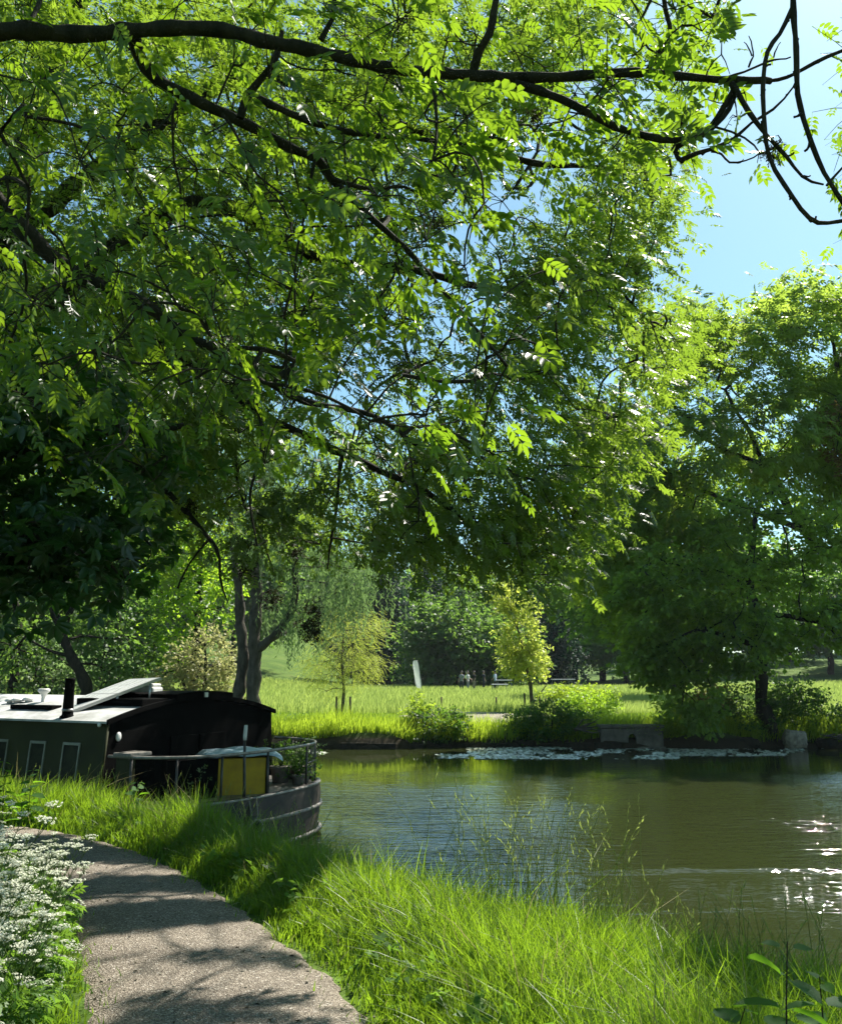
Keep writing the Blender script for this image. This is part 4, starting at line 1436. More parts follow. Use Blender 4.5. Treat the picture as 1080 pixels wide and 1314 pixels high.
def tree(name, label, cat, base, trunks, blobs, n, per, spread, size, mat, tmpl, bark='bark', up=.8, droop=.1, down=False, group=None, tip=.012, cap=.10, extra=None, zmin=None, hollow=.45):
    base = np.asarray(base, float)
    root = thing(name, label, cat, tuple(base), 0, group)
    ch_, nodes = [], []
    for P, R in trunks:
        c = smooth_poly(P, R, max(.25, np.linalg.norm(np.asarray(P[-1]) - P[0]) / 40), .02 * R[0] / .2)
        ch_.append(c); nodes.append(c[0][len(c[0]) // 3:])
    nodes = np.concatenate(nodes)
    C = blob_centers(blobs, n, hollow)
    if zmin is not None:
        C = C[C[:, 2] > zmin]
    tw_ = attach(nodes, C, tip, .42, cap, .06)
    Vk, Qk = np_tubes(ch_, 10); Vk2, Qk2 = np_tubes(tw_, 4)
    V = np.concatenate([Vk, Vk2]); Q_ = np.concatenate([Qk, Qk2 + len(Vk)])
    link('trunk', npmesh('trunk', V - base, Q_, M[bark], np.full(len(V), .5), smooth=True), root)
    cen = np.mean(C, 0)
    V1, Q1, T1, _ = leaves(tmpl, C, per, spread, size, up, droop, down, None if down else cen, flat=.8)
    parts = [(V1 - base, Q1, T1, 0)]; mats = [M[mat]]
    if extra:
        C2, per2, sp2, sz2, mt2_, tm2 = extra
        v, q_, t, _ = leaves(tm2, C2, per2, sp2, sz2, up, droop)
        parts.append((v - base, q_, t, 1)); mats.append(M[mt2_])
    link('crown', crown_mesh('crown', parts, mats), root)
    return root


def ground_pt(px, d):
    x = at(px, 800, d)[0]
    return np.array([x, d, hz(x, d) - .05])


# leaning maple over the water at the right
b0 = np.array([at(990, 945, 28.75)[0], 28.75, -.45])
tree('maple_tree', 'leaning maple at the waterline by the pale stone, dark crown drooping over the far bank', 'tree', b0,
     [([b0, at(978, 900, 28.6), at(974, 850, 28.5), at(966, 790, 28.4), at(962, 720, 28.4), at(975, 640, 28.5)], [.30, .22, .19, .17, .13, .06]),
      ([at(970, 800, 28.4), at(1000, 790, 28), at(1040, 797, 27.6), at(1090, 800, 27.2)], [.10, .08, .06, .03]),
      ([at(972, 830, 28.5), at(930, 815, 27.8), at(890, 810, 27.2), at(850, 830, 26.9)], [.10, .07, .05, .03]),
      ([at(964, 760, 28.4), at(900, 720, 28), at(840, 720, 27.6), at(790, 760, 27.4)], [.10, .08, .05, .03])],
     [blob(880, 760, 95, 62, 27.9, 2.2), blob(985, 700, 95, 75, 28.5, 2.4), blob(815, 785, 58, 45, 27.5, 1.6), blob(1062, 800, 70, 30, 27.6, 1.8), blob(870, 840, 48, 42, 27.2, 1.2), blob(940, 820, 75, 42, 27.6, 1.8), blob(900, 890, 28, 40, 27.2, .8), blob(830, 850, 30, 32, 27, 1.0)],
     300, 17, .20, (.32, .48), 'maple', SPRB, up=.7, droop=.35)
# tall ash behind it whose trunk leans in from the right
b0 = ground_pt(1190, 32)
tree('ash_tree', 'tall ash on the far bank, rising behind the leaning maple against the sky', 'tree', b0,
     [([b0, at(1175, 800, 32), at(1130, 760, 31.8), at(1075, 715, 31.6), at(1030, 680, 31.6), at(985, 600, 31.6), at(930, 500, 31.7)], [.45, .36, .30, .22, .17, .12, .05]),
      ([at(1130, 760, 31.8), at(1110, 640, 32), at(1085, 520, 32), at(1060, 410, 32)], [.24, .18, .12, .05]),
      ([at(1030, 680, 31.6), at(950, 650, 31.4), at(870, 620, 31.4), at(800, 640, 31.4)], [.14, .10, .07, .03]),
      ([at(985, 600, 31.6), at(900, 560, 31.6), at(850, 500, 31.6)], [.09, .07, .03])],
     [blob(1055, 430, 80, 85, 32, 2.6), blob(955, 440, 75, 62, 31.7, 2.2), blob(868, 450, 62, 70, 31.6, 2.0), blob(1010, 560, 105, 80, 31.8, 2.8), blob(880, 580, 90, 75, 31.5, 2.4), blob(805, 640, 62, 85, 31.3, 2.2), blob(1130, 520, 100, 90, 32, 3), blob(1075, 625, 34, 40, 31.8, 1.4), blob(790, 560, 50, 60, 31.4, 1.8), blob(770, 720, 42, 55, 31.2, 1.6), blob(860, 690, 80, 50, 31.3, 2.2)],
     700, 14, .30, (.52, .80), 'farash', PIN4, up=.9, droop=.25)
# ivy-brown tree leaf mass at the extreme right edge
b0 = ground_pt(1215, 29.8)
tree('hawthorn_tree', 'yellowish tree at the right edge, its pale leaf tips showing against the tall ash', 'tree', b0,
     [([b0, at(1200, 800, 29.8), at(1170, 650, 29.8), at(1130, 560, 29.8), at(1090, 530, 29.8)], [.25, .2, .16, .10, .04])],
     [blob(1095, 560, 48, 55, 29.8, 1.2), blob(1140, 590, 50, 60, 29.8, 1.4)], 80, 9, .26, (.24, .38), 'rusttip', SPRB)
# big park tree with a straight trunk in the meadow, its shade lying on the slope
b0 = ground_pt(866, 56)
tree('oak_tree', 'park tree with straight grey trunk on the meadow, casting a broad shadow on the slope', 'tree', b0,
     [([b0, at(866, 840, 56), at(866, 780, 56), at(868, 700, 56)], [.40, .34, .28, .12]),
      ([at(866, 800, 56), at(910, 760, 55), at(950, 740, 54)], [.18, .12, .05]), ([at(866, 790, 56), at(820, 750, 56), at(790, 740, 56)], [.18, .12, .05])],
     [blob(870, 730, 90, 70, 56, 5), blob(790, 745, 60, 50, 56, 4), blob(950, 740, 70, 60, 55, 4), blob(760, 775, 40, 40, 56, 3), blob(870, 660, 70, 60, 56, 4)],
     420, 9, .7, (.6, 1.0), 'oak', SPRB)
# twin-trunk willow behind the boat
b0 = ground_pt(320, 29.3)
tree('willow_tree', 'old willow with two tall grey trunks behind the boat and trailing pale leaves', 'tree', b0,
     [([b0 + [.3, 0, 0], at(326, 860, 29.3), at(328, 800, 29.3), at(330, 740, 29.3), at(332, 660, 29.3), at(345, 560, 29.4)], [.27, .23, .21, .19, .14, .07]),
      ([b0 + [-.5, .2, 0], at(311, 860, 29.5), at(309, 800, 29.5), at(304, 740, 29.5), at(292, 640, 29.6)], [.24, .20, .18, .15, .07]),
      ([at(328, 835, 29.3), at(345, 822, 29.2), at(365, 800, 29.1), at(378, 770, 29.1), at(380, 720, 29.1), at(400, 650, 29.1)], [.16, .14, .13, .12, .10, .05]),
      ([at(350, 820, 29.2), at(375, 805, 30), at(392, 785, 29.8)], [.08, .06, .02]),
      ([at(331, 700, 29.3), at(390, 640, 29.2), at(450, 610, 29.2)], [.12, .08, .04])],
     [blob(345, 640, 90, 70, 29.3, 2.6), blob(430, 700, 60, 60, 29.2, 2.2), blob(300, 560, 80, 80, 29.4, 2.4), blob(450, 740, 42, 30, 29.2, 1.6), blob(390, 560, 90, 70, 29.3, 2.4), blob(375, 770, 34, 36, 29.4, 1.4)],
     300, 6, .38, (.9, 1.7), 'willow', STR, 'barkpale', down=True)
# bright lime-green tree and pale shrub behind the boat roof
b0 = ground_pt(250, 36)
tree('lime_tree', 'bright yellow green tree behind the boat, between the dark trees and the two trunk willow', 'tree', b0,
     [([b0, at(250, 850, 36), at(255, 780, 36), at(258, 680, 36)], [.2, .17, .13, .05])],
     [blob(255, 690, 48, 60, 36, 1.8), blob(222, 740, 40, 50, 36, 1.6), blob(265, 760, 38, 42, 36, 1.4), blob(215, 820, 40, 42, 36, 1.4)], 190, 8, .28, (.32, .5), 'limelime', SPRB)
b0 = ground_pt(262, 33.4)
tree('elder_shrub', 'pale straw coloured bush behind the boat hatch, left of the willow trunks', 'shrub', b0,
     [([b0, at(262, 890, 33.4), at(264, 850, 33.4), at(262, 820, 33.4)], [.10, .08, .06, .03]), ([b0, at(240, 890, 33.2), at(228, 850, 33.2)], [.08, .06, .03])],
     [blob(265, 845, 38, 48, 33.4, 1.2), blob(228, 880, 34, 34, 33.2, 1.1), blob(285, 885, 22, 33, 33, .9)], 170, 8, .22, (.22, .34), 'paleshrub', SPRB)
# dark trees at the far left behind the boat
b0 = ground_pt(100, 32)
tree('alder_tree', 'dark tree with a slanting forked trunk behind the boat chimney', 'tree', b0,
     [([b0, at(112, 885, 32), at(92, 845, 32), at(78, 805, 32), at(66, 775, 32), at(55, 700, 32)], [.26, .22, .19, .15, .13, .06]),
      ([at(90, 842, 32), at(62, 834, 31.9), at(40, 822, 31.8)], [.07, .05, .03]), ([at(80, 810, 32), at(110, 740, 32.3), at(150, 660, 32.4)], [.13, .10, .05])],
     [blob(60, 640, 90, 90, 32.5, 2.4), blob(150, 640, 70, 80, 32.6, 2.2), blob(120, 800, 60, 40, 33.5, 1.2), blob(170, 830, 40, 60, 33, 1.6), blob(30, 820, 40, 40, 33.4, 1.4), blob(-60, 700, 90, 120, 33, 3)],
     430, 9, .36, (.28, .44), 'oak', SPRB)
b0 = ground_pt(22, 35)
tree('alder_tree', 'slim dark tree at the left edge behind the far end of the boat roof', 'tree', b0,
     [([b0, at(20, 850, 35), at(24, 800, 35), at(14, 740, 35), at(0, 650, 35)], [.2, .17, .14, .11, .05])],
     [blob(20, 850, 60, 36, 36, 1.8), blob(-20, 760, 60, 80, 35.5, 2.4), blob(90, 870, 50, 30, 36.5, 1.6), blob(150, 870, 44, 34, 36, 1.6)], 300, 9, .40, (.30, .46), 'willow', SPRB)
b0 = ground_pt(150, 46)
tree('poplar_tree', 'very tall dense tree standing behind all others at the far left of the meadow', 'tree', b0,
     [([b0, at(150, 700, 46), at(160, 500, 46), at(170, 330, 46)], [.5, .4, .28, .08])],
     [blob(120, 420, 130, 120, 46, 5), blob(60, 560, 130, 120, 46, 5), blob(220, 560, 110, 120, 46, 5), blob(260, 420, 90, 110, 46, 5), blob(-60, 400, 120, 160, 46, 5), blob(130, 720, 120, 60, 46, 4)], 560, 9, .7, (.6, .95), 'oak', SPRB)


def stakes(px, d, lab, n=2):
    for k in range(n):
        x = at(px + (-8, 10, 2)[k], 880, d)[0]; y = d + (.1, -.15, .4)[k]
        z = hz(x, y)
        o = MB().tube([(0, 0, -.1), (.01 * (k - 1), .01, .9)], [.05, .045], 6).build('tree_stake', M['post'])
        o.location = (x, y, z)
        tag(o, lab, 'stake', 'timber stakes beside the young trees')


b0 = ground_pt(440, 35.5)
tree('young_willow', 'young yellow green willow with drooping leaves and stakes, nearer the boat', 'tree', b0,
     [([b0, at(441, 890, 35.5), at(439, 850, 35.5), at(441, 800, 35.5)], [.075, .065, .05, .02])],
     [blob(437, 845, 36, 42, 35.5, 1.2), blob(470, 805, 24, 22, 35.5, .8), blob(415, 862, 22, 26, 35.5, .8), blob(468, 850, 24, 18, 35.5, .8), blob(445, 800, 30, 18, 35.5, .8)], 360, 6, .24, (.28, .58), 'youngwillow', STR, 'barkpale', up=.3, droop=.65, tip=.006, cap=.03)
stakes(440, 35.2, 'short timber stake at the foot of the young willow nearer the boat')
b0 = ground_pt(681, 42)
tree('young_willow', 'tall narrow young willow leaning left, with stakes, in the middle of the meadow', 'tree', b0,
     [([b0, at(680, 880, 42), at(674, 850, 42), at(666, 815, 42), at(655, 780, 42), at(648, 760, 42)], [.11, .09, .07, .055, .035, .015]),
      ([at(682, 905, 42), at(690, 893, 42), at(700, 880, 42.2)], [.05, .04, .03])],
     [blob(667, 808, 20, 42, 42, .8), blob(650, 768, 15, 20, 42, .6), blob(683, 842, 17, 26, 42, .7), blob(660, 850, 16, 18, 42, .6)], 190, 6, .18, (.28, .46), 'youngwillow', SPR, 'barkpale', tip=.008, cap=.04)
stakes(681, 41.6, 'timber stake at the foot of the narrow young willow in mid meadow')

# the park edge: round bush-like tree, dark conifers and a line of trees behind
b0 = ground_pt(590, 86)
tree('round_tree', 'broad round green tree standing behind the people on the meadow', 'tree', b0,
     [([b0, at(590, 830, 86), at(592, 790, 86)], [.5, .4, .2])],
     [blob(590, 815, 52, 40, 86, 4), blob(545, 835, 32, 34, 86, 3), blob(615, 830, 44, 34, 86, 3.5), blob(565, 800, 34, 28, 86, 3), blob(650, 835, 30, 30, 86, 3), blob(590, 860, 70, 20, 86, 3)], 420, 9, .9, (.7, 1.15), 'oak', SPRB)
for (px, py, rx, d, lab) in [(500, 770, 22, 96, 'dark conifer behind the white feather flag'), (470, 790, 22, 100, 'dark conifer behind the young willow nearer the boat'), (712, 770, 24, 96, 'dark conifer right of the narrow young willow'), (545, 758, 22, 108, 'dark conifer rising behind the round tree')]:
    b0 = ground_pt(px, d)
    tree('conifer_tree', lab, 'tree', b0, [([b0, at(px, 820, d), at(px, py - 40, d)], [.45, .35, .06])],
         [blob(px, 845, rx * 1.15, 34, d, 2.4), blob(px, 800, rx, 40, d, 2.2), blob(px + 2, py - 20, rx * .7, 40, d, 1.6)], 230, 8, .8, (.7, 1.1), 'pine', SPR, droop=.3)
protos = []
for k in range(3):
    base = np.array([0, 0, 0.0])
    o = tree('park_tree', 'broadleaf tree in the line along the far edge of the meadow', 'tree', base,
             [([base - [0, 0, .3], np.array([.1, 0, 3.]), np.array([.2, .1, 6.]), np.array([0, 0, 10.])], [.42, .34, .26, .08])],
             [(np.array([0, 0, 8.5]), np.array([4.4, 4, 4])), (np.array([-3, 0, 5.5]), np.array([3, 3, 2.8])), (np.array([2.8, .5, 6]), np.array([3.2, 3, 3])), (np.array([.5 + k, -.8, 11.5 - k]), np.array([2.8, 2.6, 2.4]))],
             300, 8, .85, (.8, 1.3), 'oak', SPRB, group='trees along the far edge of the meadow')
    protos.append(o)
spots = [(-60, 70, 1.3), (-10, 78, 1.15), (60, 66, 1.2), (180, 84, 1.3), (300, 96, 1.2), (395, 150, 1.2), (440, 160, 1.25), (520, 128, 1.25), (610, 132, 1.3), (660, 120, 1.2), (735, 112, 1.05), (770, 120, 1.2), (800, 104, 1.0), (830, 118, 1.2), (900, 122, 1.15), (960, 112, 1.1), (1010, 130, 1.3), (1060, 104, 1.0), (1120, 116, 1.3), (1170, 96, 1.3), (1240, 88, 1.4), (350, 140, 1.5), (470, 150, 1.4), (560, 155, 1.5), (700, 150, 1.5), (860, 150, 1.5), (980, 155, 1.5), (1090, 150, 1.5)]
for i, (px, d, s) in enumerate(spots):
    o = protos[i] if i < 3 else copy_tree(protos[i % 3])
    g_ = ground_pt(px, d)
    o.location = tuple(g_); o.rotation_euler = (0, 0, random.uniform(0, 6.28)); o.scale = (s, s, s * random.uniform(.9, 1.1))

# ------------------------------------------------------------------ far bank
def shrub(name, label, px, py, rx, ry, d, rd, n, mat, tm=SPRB, size=(.14, .24), per=8, cat='shrub', blobs=None, group=None):
    b0 = ground_pt(px, d)
    bl_ = blobs or [blob(px, py, rx, ry, d, rd)]
    tr_ = []
    for k in range(4):
        e = bl_[k % len(bl_)][0] + rng.normal(0, .25, 3)
        tr_.append(([b0 + rng.normal(0, .08, 3) * [1, 1, 0], (b0 + e) / 2 + rng.normal(0, .08, 3), e], [.03, .022, .01]))
    return tree(name, label, cat, b0, tr_, bl_, n, per, .12, size, mat, tm, tip=.003, cap=.012, zmin=WZ + .05, hollow=.3, group=group)


shrub('bank_shrub', 'low dark bush on the far bank before the pale bare patch', 565, 934, 38, 20, 28.9, .7, 120, 'shrub')
shrub('bank_shrub', 'wide dark bush over the far bank below the narrow young willow', 705, 928, 56, 24, 29.0, .8, 200, 'shrub')
shrub('bank_shrub', 'thin leafy clump on the far bank left of the pale bare patch', 538, 922, 14, 26, 29.4, .4, 60, 'reed')
shrub('herb_clump', 'yellow flowering herb clump on the far bank right of the wide dark bush', 760, 906, 36, 20, 31.2, .8, 110, 'limelime', SPR, (.14, .22))
shrub('herb_clump', 'green herb mound on the slope just behind the yellow flowering clump', 745, 893, 46, 11, 35, .8, 90, 'reed', SPR, (.16, .26))
shrub('bank_shrub', 'small reddish leaved bush left of the leaning maple trunk', 908, 902, 26, 22, 29.0, .5, 70, 'rusttip', SPRB, (.10, .18))
shrub('bank_shrub', 'dense dark undergrowth bush at the foot of the leaning maple', 950, 915, 58, 36, 29.1, .9, 230, 'shrub')
shrub('bank_shrub', 'rounded green bush right of the leaning maple trunk above the pale stone', 1018, 902, 38, 26, 29.3, .8, 150, 'shrub')
shrub('bank_shrub', 'leafy bush trailing down to the floating leaves beside the concrete outfall', 868, 925, 34, 28, 28.6, .6, 110, 'reed')
shrub('bank_shrub', 'low bush at the right edge of the view on the far bank', 1085, 925, 40, 20, 29.0, .7, 100, 'shrub')
shrub('bank_shrub', 'tangled herbs on the far bank just right of the boat stern rail', 440, 938, 46, 9, 28.9, .4, 90, 'reed', SPR, (.12, .20))
shrub('bank_shrub', 'leafy green clump under the dark tree left of the boat chimney', 30, 905, 60, 16, 30.5, .8, 90, 'shrub')

# low wall along the water, the outfall and the pale stone
mb = MB()
xs = np.arange(at(330, 950, 28)[0], at(772, 950, 28)[0], .9)
for i, x in enumerate(xs):
    y = float(far_edge(np.array([x + .45]))[0]) - .12
    h_ = .17 + .05 * math.sin(i * 2.3)
    mb.box((x + .01, y - .07, WZ - .4), (x + .885, y + .08, WZ + h_), .02)
tag(mb.build('bank_edging', M['bark']), 'dark low timber edging along the water foot of the far bank', 'edging')
ow = at(810, 940, 28.05); ow2 = at(770, 940, 28.05)
of = thing('outfall_wall', 'weathered concrete outfall wall with small dark arched pipe opening on the far bank', 'wall', (ow[0], 28.0, WZ))
hw = (at(850, 940, 28)[0] - ow2[0]) / 2
mb = MB(); b = mb.b
arch = [(-.13, .06)] + [(-.13 + 0, .30)] + [(.13 * math.cos(a), .30 + .16 * math.sin(a)) for a in np.linspace(math.pi * .85, math.pi * .15, 7)] + [(.13, .30), (.13, .06)]
outl = [(-hw, -.4), (-hw, .60), (hw, .66), (hw, -.4)]
fr_o = [(-hw, .06), (-hw, .33), (-hw, .62)] + [(-hw + (2 * hw) * k / 6, .62 + .02 * k / 6) for k in range(1, 6)] + [(hw, .64), (hw, .33), (hw, .06)]
n_ = len(arch)
va = [b.verts.new((x, 0, z)) for x, z in arch]; vo = [b.verts.new((x, 0, z)) for x, z in fr_o]
assert len(va) == len(vo)
for i in range(n_ - 1): b.faces.new((va[i], va[i + 1], vo[i + 1], vo[i]))
vb = [b.verts.new((x, .5, z)) for x, z in arch]
for i in range(n_ - 1): b.faces.new((va[i], vb[i], vb[i + 1], va[i + 1]))
vt = [b.verts.new((v.co.x, .6, v.co.z)) for v in vo]
for i in range(n_ - 1): b.faces.new((vo[i], vo[i + 1], vt[i + 1], vt[i]))
mb.box((-hw - .06, -.06, -.45), (hw + .06, .6, .06), .02)
mb.box((-hw - .04, -.05, .645), (hw + .04, .62, .74), .025)
mb.build('wall', M['concrete'], of)
MB().lathe([(.125, 0), (.125, .02), (.10, .02), (.10, -.25)], 16, Matrix.Translation((0, .25, .27)) @ Matrix.Rotation(math.pi / 2, 4, 'X')).build('pipe', M['black'], of)


def rock(name, label, loc, s, mat, seed, cat='stone'):
    r = np.random.default_rng(seed)
    b = bmesh.new(); bmesh.ops.create_icosphere(b, subdivisions=4, radius=1)
    ph = r.uniform(0, 6, 6)
    for v in b.verts:
        c = v.co
        q = Vector([math.copysign(abs(c[i]) ** .6, c[i]) for i in range(3)])
        k = 1 + .10 * math.sin(4 * c.x + ph[0]) * math.sin(3 * c.z + ph[1]) + .05 * math.sin(9 * c.y + ph[2]) * math.sin(8 * c.x + ph[3]) + .03 * math.sin(17 * c.z + ph[4])
        v.co = Vector((q.x * s[0], q.y * s[1], q.z * s[2])) * k
    me = bpy.data.meshes.new(name); b.to_mesh(me); b.free(); me.materials.append(mat)
    for p_ in me.polygons: p_.use_smooth = True
    o = link(name, me, None, tuple(loc))
    return tag(o, label, cat)


p = at(1020, 944, 28.05)
rock('stone_block', 'pale square stone block at the waterline right of the leaning maple', (p[0], 28.1, WZ + .28), (.36, .28, .30), M['stone'], 3)
p = at(1062, 955, 28.1)
rock('stone_block', 'dark low stone at the waterline near the right edge', (p[0], 28.2, WZ + .16), (.34, .25, .16), M['bark'], 5)
p = at(955, 955, 28.1)
rock('stone_block', 'dark mossy stone in shade under the leaning maple', (p[0], 28.25, WZ + .18), (.5, .25, .16), M['bark'], 8)


def driftwood(label, px, py, d, seed):
    r = np.random.default_rng(seed)
    p0 = at(px, py, d); ch_ = []
    for k in range(7):
        a = r.uniform(-.4, .9); L = r.uniform(.5, 1.1)
        e = p0 + np.array([L * math.cos(a) * r.choice([1, 1, -1]), r.uniform(-.3, .2), L * .5 * math.sin(a)])
        m = (p0 + e) / 2 + r.normal(0, .06, 3)
        ch_.append((np.array([p0 + r.normal(0, .04, 3), m, e]), np.array([.03, .022, .008])))
    V, Q_ = np_tubes(ch_, 6)
    tag(link('fallen_branch', npmesh('fallen_branch', V - p0, Q_, M['barkpale'], np.full(len(V), .5), smooth=True), None, tuple(p0)), label, 'branch')


driftwood('pale dead branch caught on the far bank right of the wide dark bush', 738, 935, 28.1, 1)
driftwood('pale dead branch lying at the waterline near the right edge', 1072, 946, 27.9, 2)
# floating leaves along the far bank, one mat too many to count
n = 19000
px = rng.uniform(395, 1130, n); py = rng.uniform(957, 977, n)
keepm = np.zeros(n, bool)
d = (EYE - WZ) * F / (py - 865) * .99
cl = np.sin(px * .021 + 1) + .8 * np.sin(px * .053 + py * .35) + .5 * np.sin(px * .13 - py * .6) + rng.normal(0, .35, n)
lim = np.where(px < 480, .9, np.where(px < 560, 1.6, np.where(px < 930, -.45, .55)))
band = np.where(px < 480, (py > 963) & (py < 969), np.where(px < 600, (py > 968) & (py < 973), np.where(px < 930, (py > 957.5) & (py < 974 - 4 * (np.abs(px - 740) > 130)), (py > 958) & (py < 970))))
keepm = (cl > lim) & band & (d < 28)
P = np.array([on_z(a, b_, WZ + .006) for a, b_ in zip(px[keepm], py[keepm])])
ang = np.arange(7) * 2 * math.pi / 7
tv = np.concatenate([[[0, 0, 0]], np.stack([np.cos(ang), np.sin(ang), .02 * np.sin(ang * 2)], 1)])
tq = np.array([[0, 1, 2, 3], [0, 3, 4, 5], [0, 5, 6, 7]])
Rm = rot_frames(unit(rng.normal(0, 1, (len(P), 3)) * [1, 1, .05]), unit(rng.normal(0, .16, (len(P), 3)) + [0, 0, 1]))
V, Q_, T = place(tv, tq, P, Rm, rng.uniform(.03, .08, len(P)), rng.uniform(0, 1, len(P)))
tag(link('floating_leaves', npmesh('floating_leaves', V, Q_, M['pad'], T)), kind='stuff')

# ------------------------------------------------------------------ grass
def blades(P, L, W, lean, mat_name, name, tint, seg=3, curl=.35):
    n = len(P)
    az = rng.uniform(0, 2 * math.pi, n)
    side = np.stack([np.cos(az), np.sin(az), np.zeros(n)], 1)
    la = rng.uniform(0, 2 * math.pi, n)
    ld = np.stack([np.cos(la), np.sin(la), np.zeros(n)], 1) * rng.uniform(.1, .55, n)[:, None] + lean
    V = np.zeros((n, (seg + 1) * 2, 3)); z = np.array([0, 0, 1.0])
    for i in range(seg + 1):
        t = i / seg
        c = P + z[None] * (t * (1 - .25 * t * np.minimum(1.2, np.linalg.norm(ld, axis=1))) * L)[:, None] + ld * (t * t * L)[:, None]
        ww = (W * (1 - t ** 1.6) * .5 + W * .04)[:, None]
        V[:, 2 * i] = c - side * ww; V[:, 2 * i + 1] = c + side * ww
    k = (seg + 1) * 2
    q = np.array([[2 * i, 2 * i + 1, 2 * i + 3, 2 * i + 2] for i in range(seg)])
    Q_ = (q[None] + (np.arange(n) * k)[:, None, None]).reshape(-1, 4)
    return V.reshape(-1, 3), Q_, np.repeat(tint, k)


def path_dist(P):
    """distance from the path (negative on it)"""
    ins = inside(PATHPOLY, P)
    d = np.minimum(np.abs(seg_dist(P, pl)), np.abs(seg_dist(P, pr)))
    return np.where(ins, -d, d)


def in_view(P, m=60):
    q = project(np.c_[P, np.zeros(len(P))])
    return (q[:, 0] > -m) & (q[:, 0] < 1080 + m) & (q[:, 1] < 1314 + 260) & (P[:, 1] > .8)


def patchy(x, y, s=1.0):
    return .5 + .25 * np.sin(x * 2.3 * s + 1.1 * np.sin(y * 1.7 * s)) + .25 * np.sin(y * 3.1 * s + 1.7 * np.sin(x * 2.1 * s + 2))


want = 120000
acc = []
tot = 0
while tot < want:
    m = 400000
    P = np.stack([rng.uniform(-14, 6, m), 1.6 + 13 * rng.uniform(0, 1, m) ** 1.5], 1)
    P = P[in_view(P)]
    h, land, t = height(P[:, 0], P[:, 1])
    P, h, land = P[land > -.06], h[land > -.06], land[land > -.06]
    pd = path_dist(P)
    ok = pd > -.03 - .26 * rng.uniform(0, 1, len(P)) ** 5
    # thinner next to the trodden path
    ok &= rng.uniform(0, 1, len(P)) < np.clip(.35 + pd * 4, .2, 1)
    P, h, land, pd = P[ok], h[ok], land[ok], pd[ok]
    acc.append((P, h, land, pd)); tot += len(P)
P, h, land, pd = [np.concatenate([a[i] for a in acc])[:want] for i in range(4)]
dist = np.linalg.norm(P, axis=1)
pt = patchy(P[:, 0], P[:, 1])
right = P[:, 0] > np.interp(P[:, 1], pl[:, 1][np.argsort(pl[:, 1])], pl[:, 0][np.argsort(pl[:, 1])])
L = (.075 + .13 * np.clip(pd / .6, 0, 1) + .16 * pt * np.clip(pd / .7, 0, 1)) * rng.uniform(.45, 1.4, want)
L *= np.where(land < .35, 1.25, 1.0)
L *= np.where((dist > 7) & (P[:, 0] < -1.5), 1.25, 1)
W = np.clip(.0040 + .0008 * dist, .004, .012) * rng.uniform(.6, 1.7, want)
tint = np.clip(.25 + .5 * patchy(P[:, 0] + 5, P[:, 1], .7) + rng.normal(0, .2, want), 0, 1)
lean = np.stack([.18 * np.sin(P[:, 0] * 3 + P[:, 1] * 2), .18 * np.sin(P[:, 1] * 4 - P[:, 0]), np.zeros(want)], 1) + np.array([.04, -.02, 0])
V, Q_, T = blades(np.c_[P, h - .01], L, W, lean, None, None, tint)
# tufts: blades fanning out of one root, each tuft with its own height
nt_ = 2600
ix = rng.choice(want, nt_, replace=False, p=(pd.clip(.05, 1) ** .5) / (pd.clip(.05, 1) ** .5).sum())
ix = ix[land[ix] > .05]; nt_ = len(ix)
kb = 26
rr2 = np.abs(rng.normal(0, .045, nt_ * kb)); aa = rng.uniform(0, 6.283, nt_ * kb)
rad2 = np.stack([np.cos(aa), np.sin(aa)], 1)
TP = np.repeat(P[ix], kb, 0) + rad2 * rr2[:, None]
th = np.repeat(rng.uniform(.5, 1.0, nt_) ** 1.5, kb)
TL = (.10 + .36 * th * np.clip(np.repeat(pd[ix], kb) / .55, .12, 1)) * rng.uniform(.6, 1.15, nt_ * kb)
TW = np.clip(.005 + .0007 * np.repeat(dist[ix], kb), .004, .013) * rng.uniform(.7, 1.4, nt_ * kb)
TT = np.clip(np.repeat(rng.uniform(0, 1, nt_), kb) + rng.normal(0, .12, nt_ * kb), 0, 1)
Tl = np.c_[rad2 * (rr2 * 9 + .15)[:, None], np.zeros(nt_ * kb)]
V3, Q3, T3 = blades(np.c_[TP, np.repeat(h[ix], kb) - .01], TL, TW, Tl, None, None, TT, 4)
Q_ = np.concatenate([Q_, Q3 + len(V)]); V = np.concatenate([V, V3]); T = np.concatenate([T, T3])
tag(link('grass', npmesh('grass', V, Q_, M['grass'], T)), kind='stuff')
n = 2600
m = rng.choice(want, n, replace=False)
V, Q_, T = blades(np.c_[P[m], h[m] - .01], L[m] * rng.uniform(.9, 1.6, n), W[m] * .8, lean[m] * 3 + rng.normal(0, .25, (n, 3)) * [1, 1, 0], None, None, rng.uniform(0, 1, n), 4)
tag(link('dry_grass', npmesh('dry_grass', V, Q_, M['straw'], T)), kind='stuff')

# low broad leaved weeds in the turf
m = rng.choice(want, 420, replace=False)
m = m[(pd[m] > .12) & (pt[m] > .35)]
V, Q_, T, _ = leaves([sprig(7, leaflet4, 90 + k, 1.3, .6) for k in range(3)], np.c_[P[m], h[m] + .10], 4, .06, (.08, .17), .9, .0)
tag(link('verge_weeds', npmesh('verge_weeds', V, Q_, M['parsley_leaf'], T)), kind='stuff')

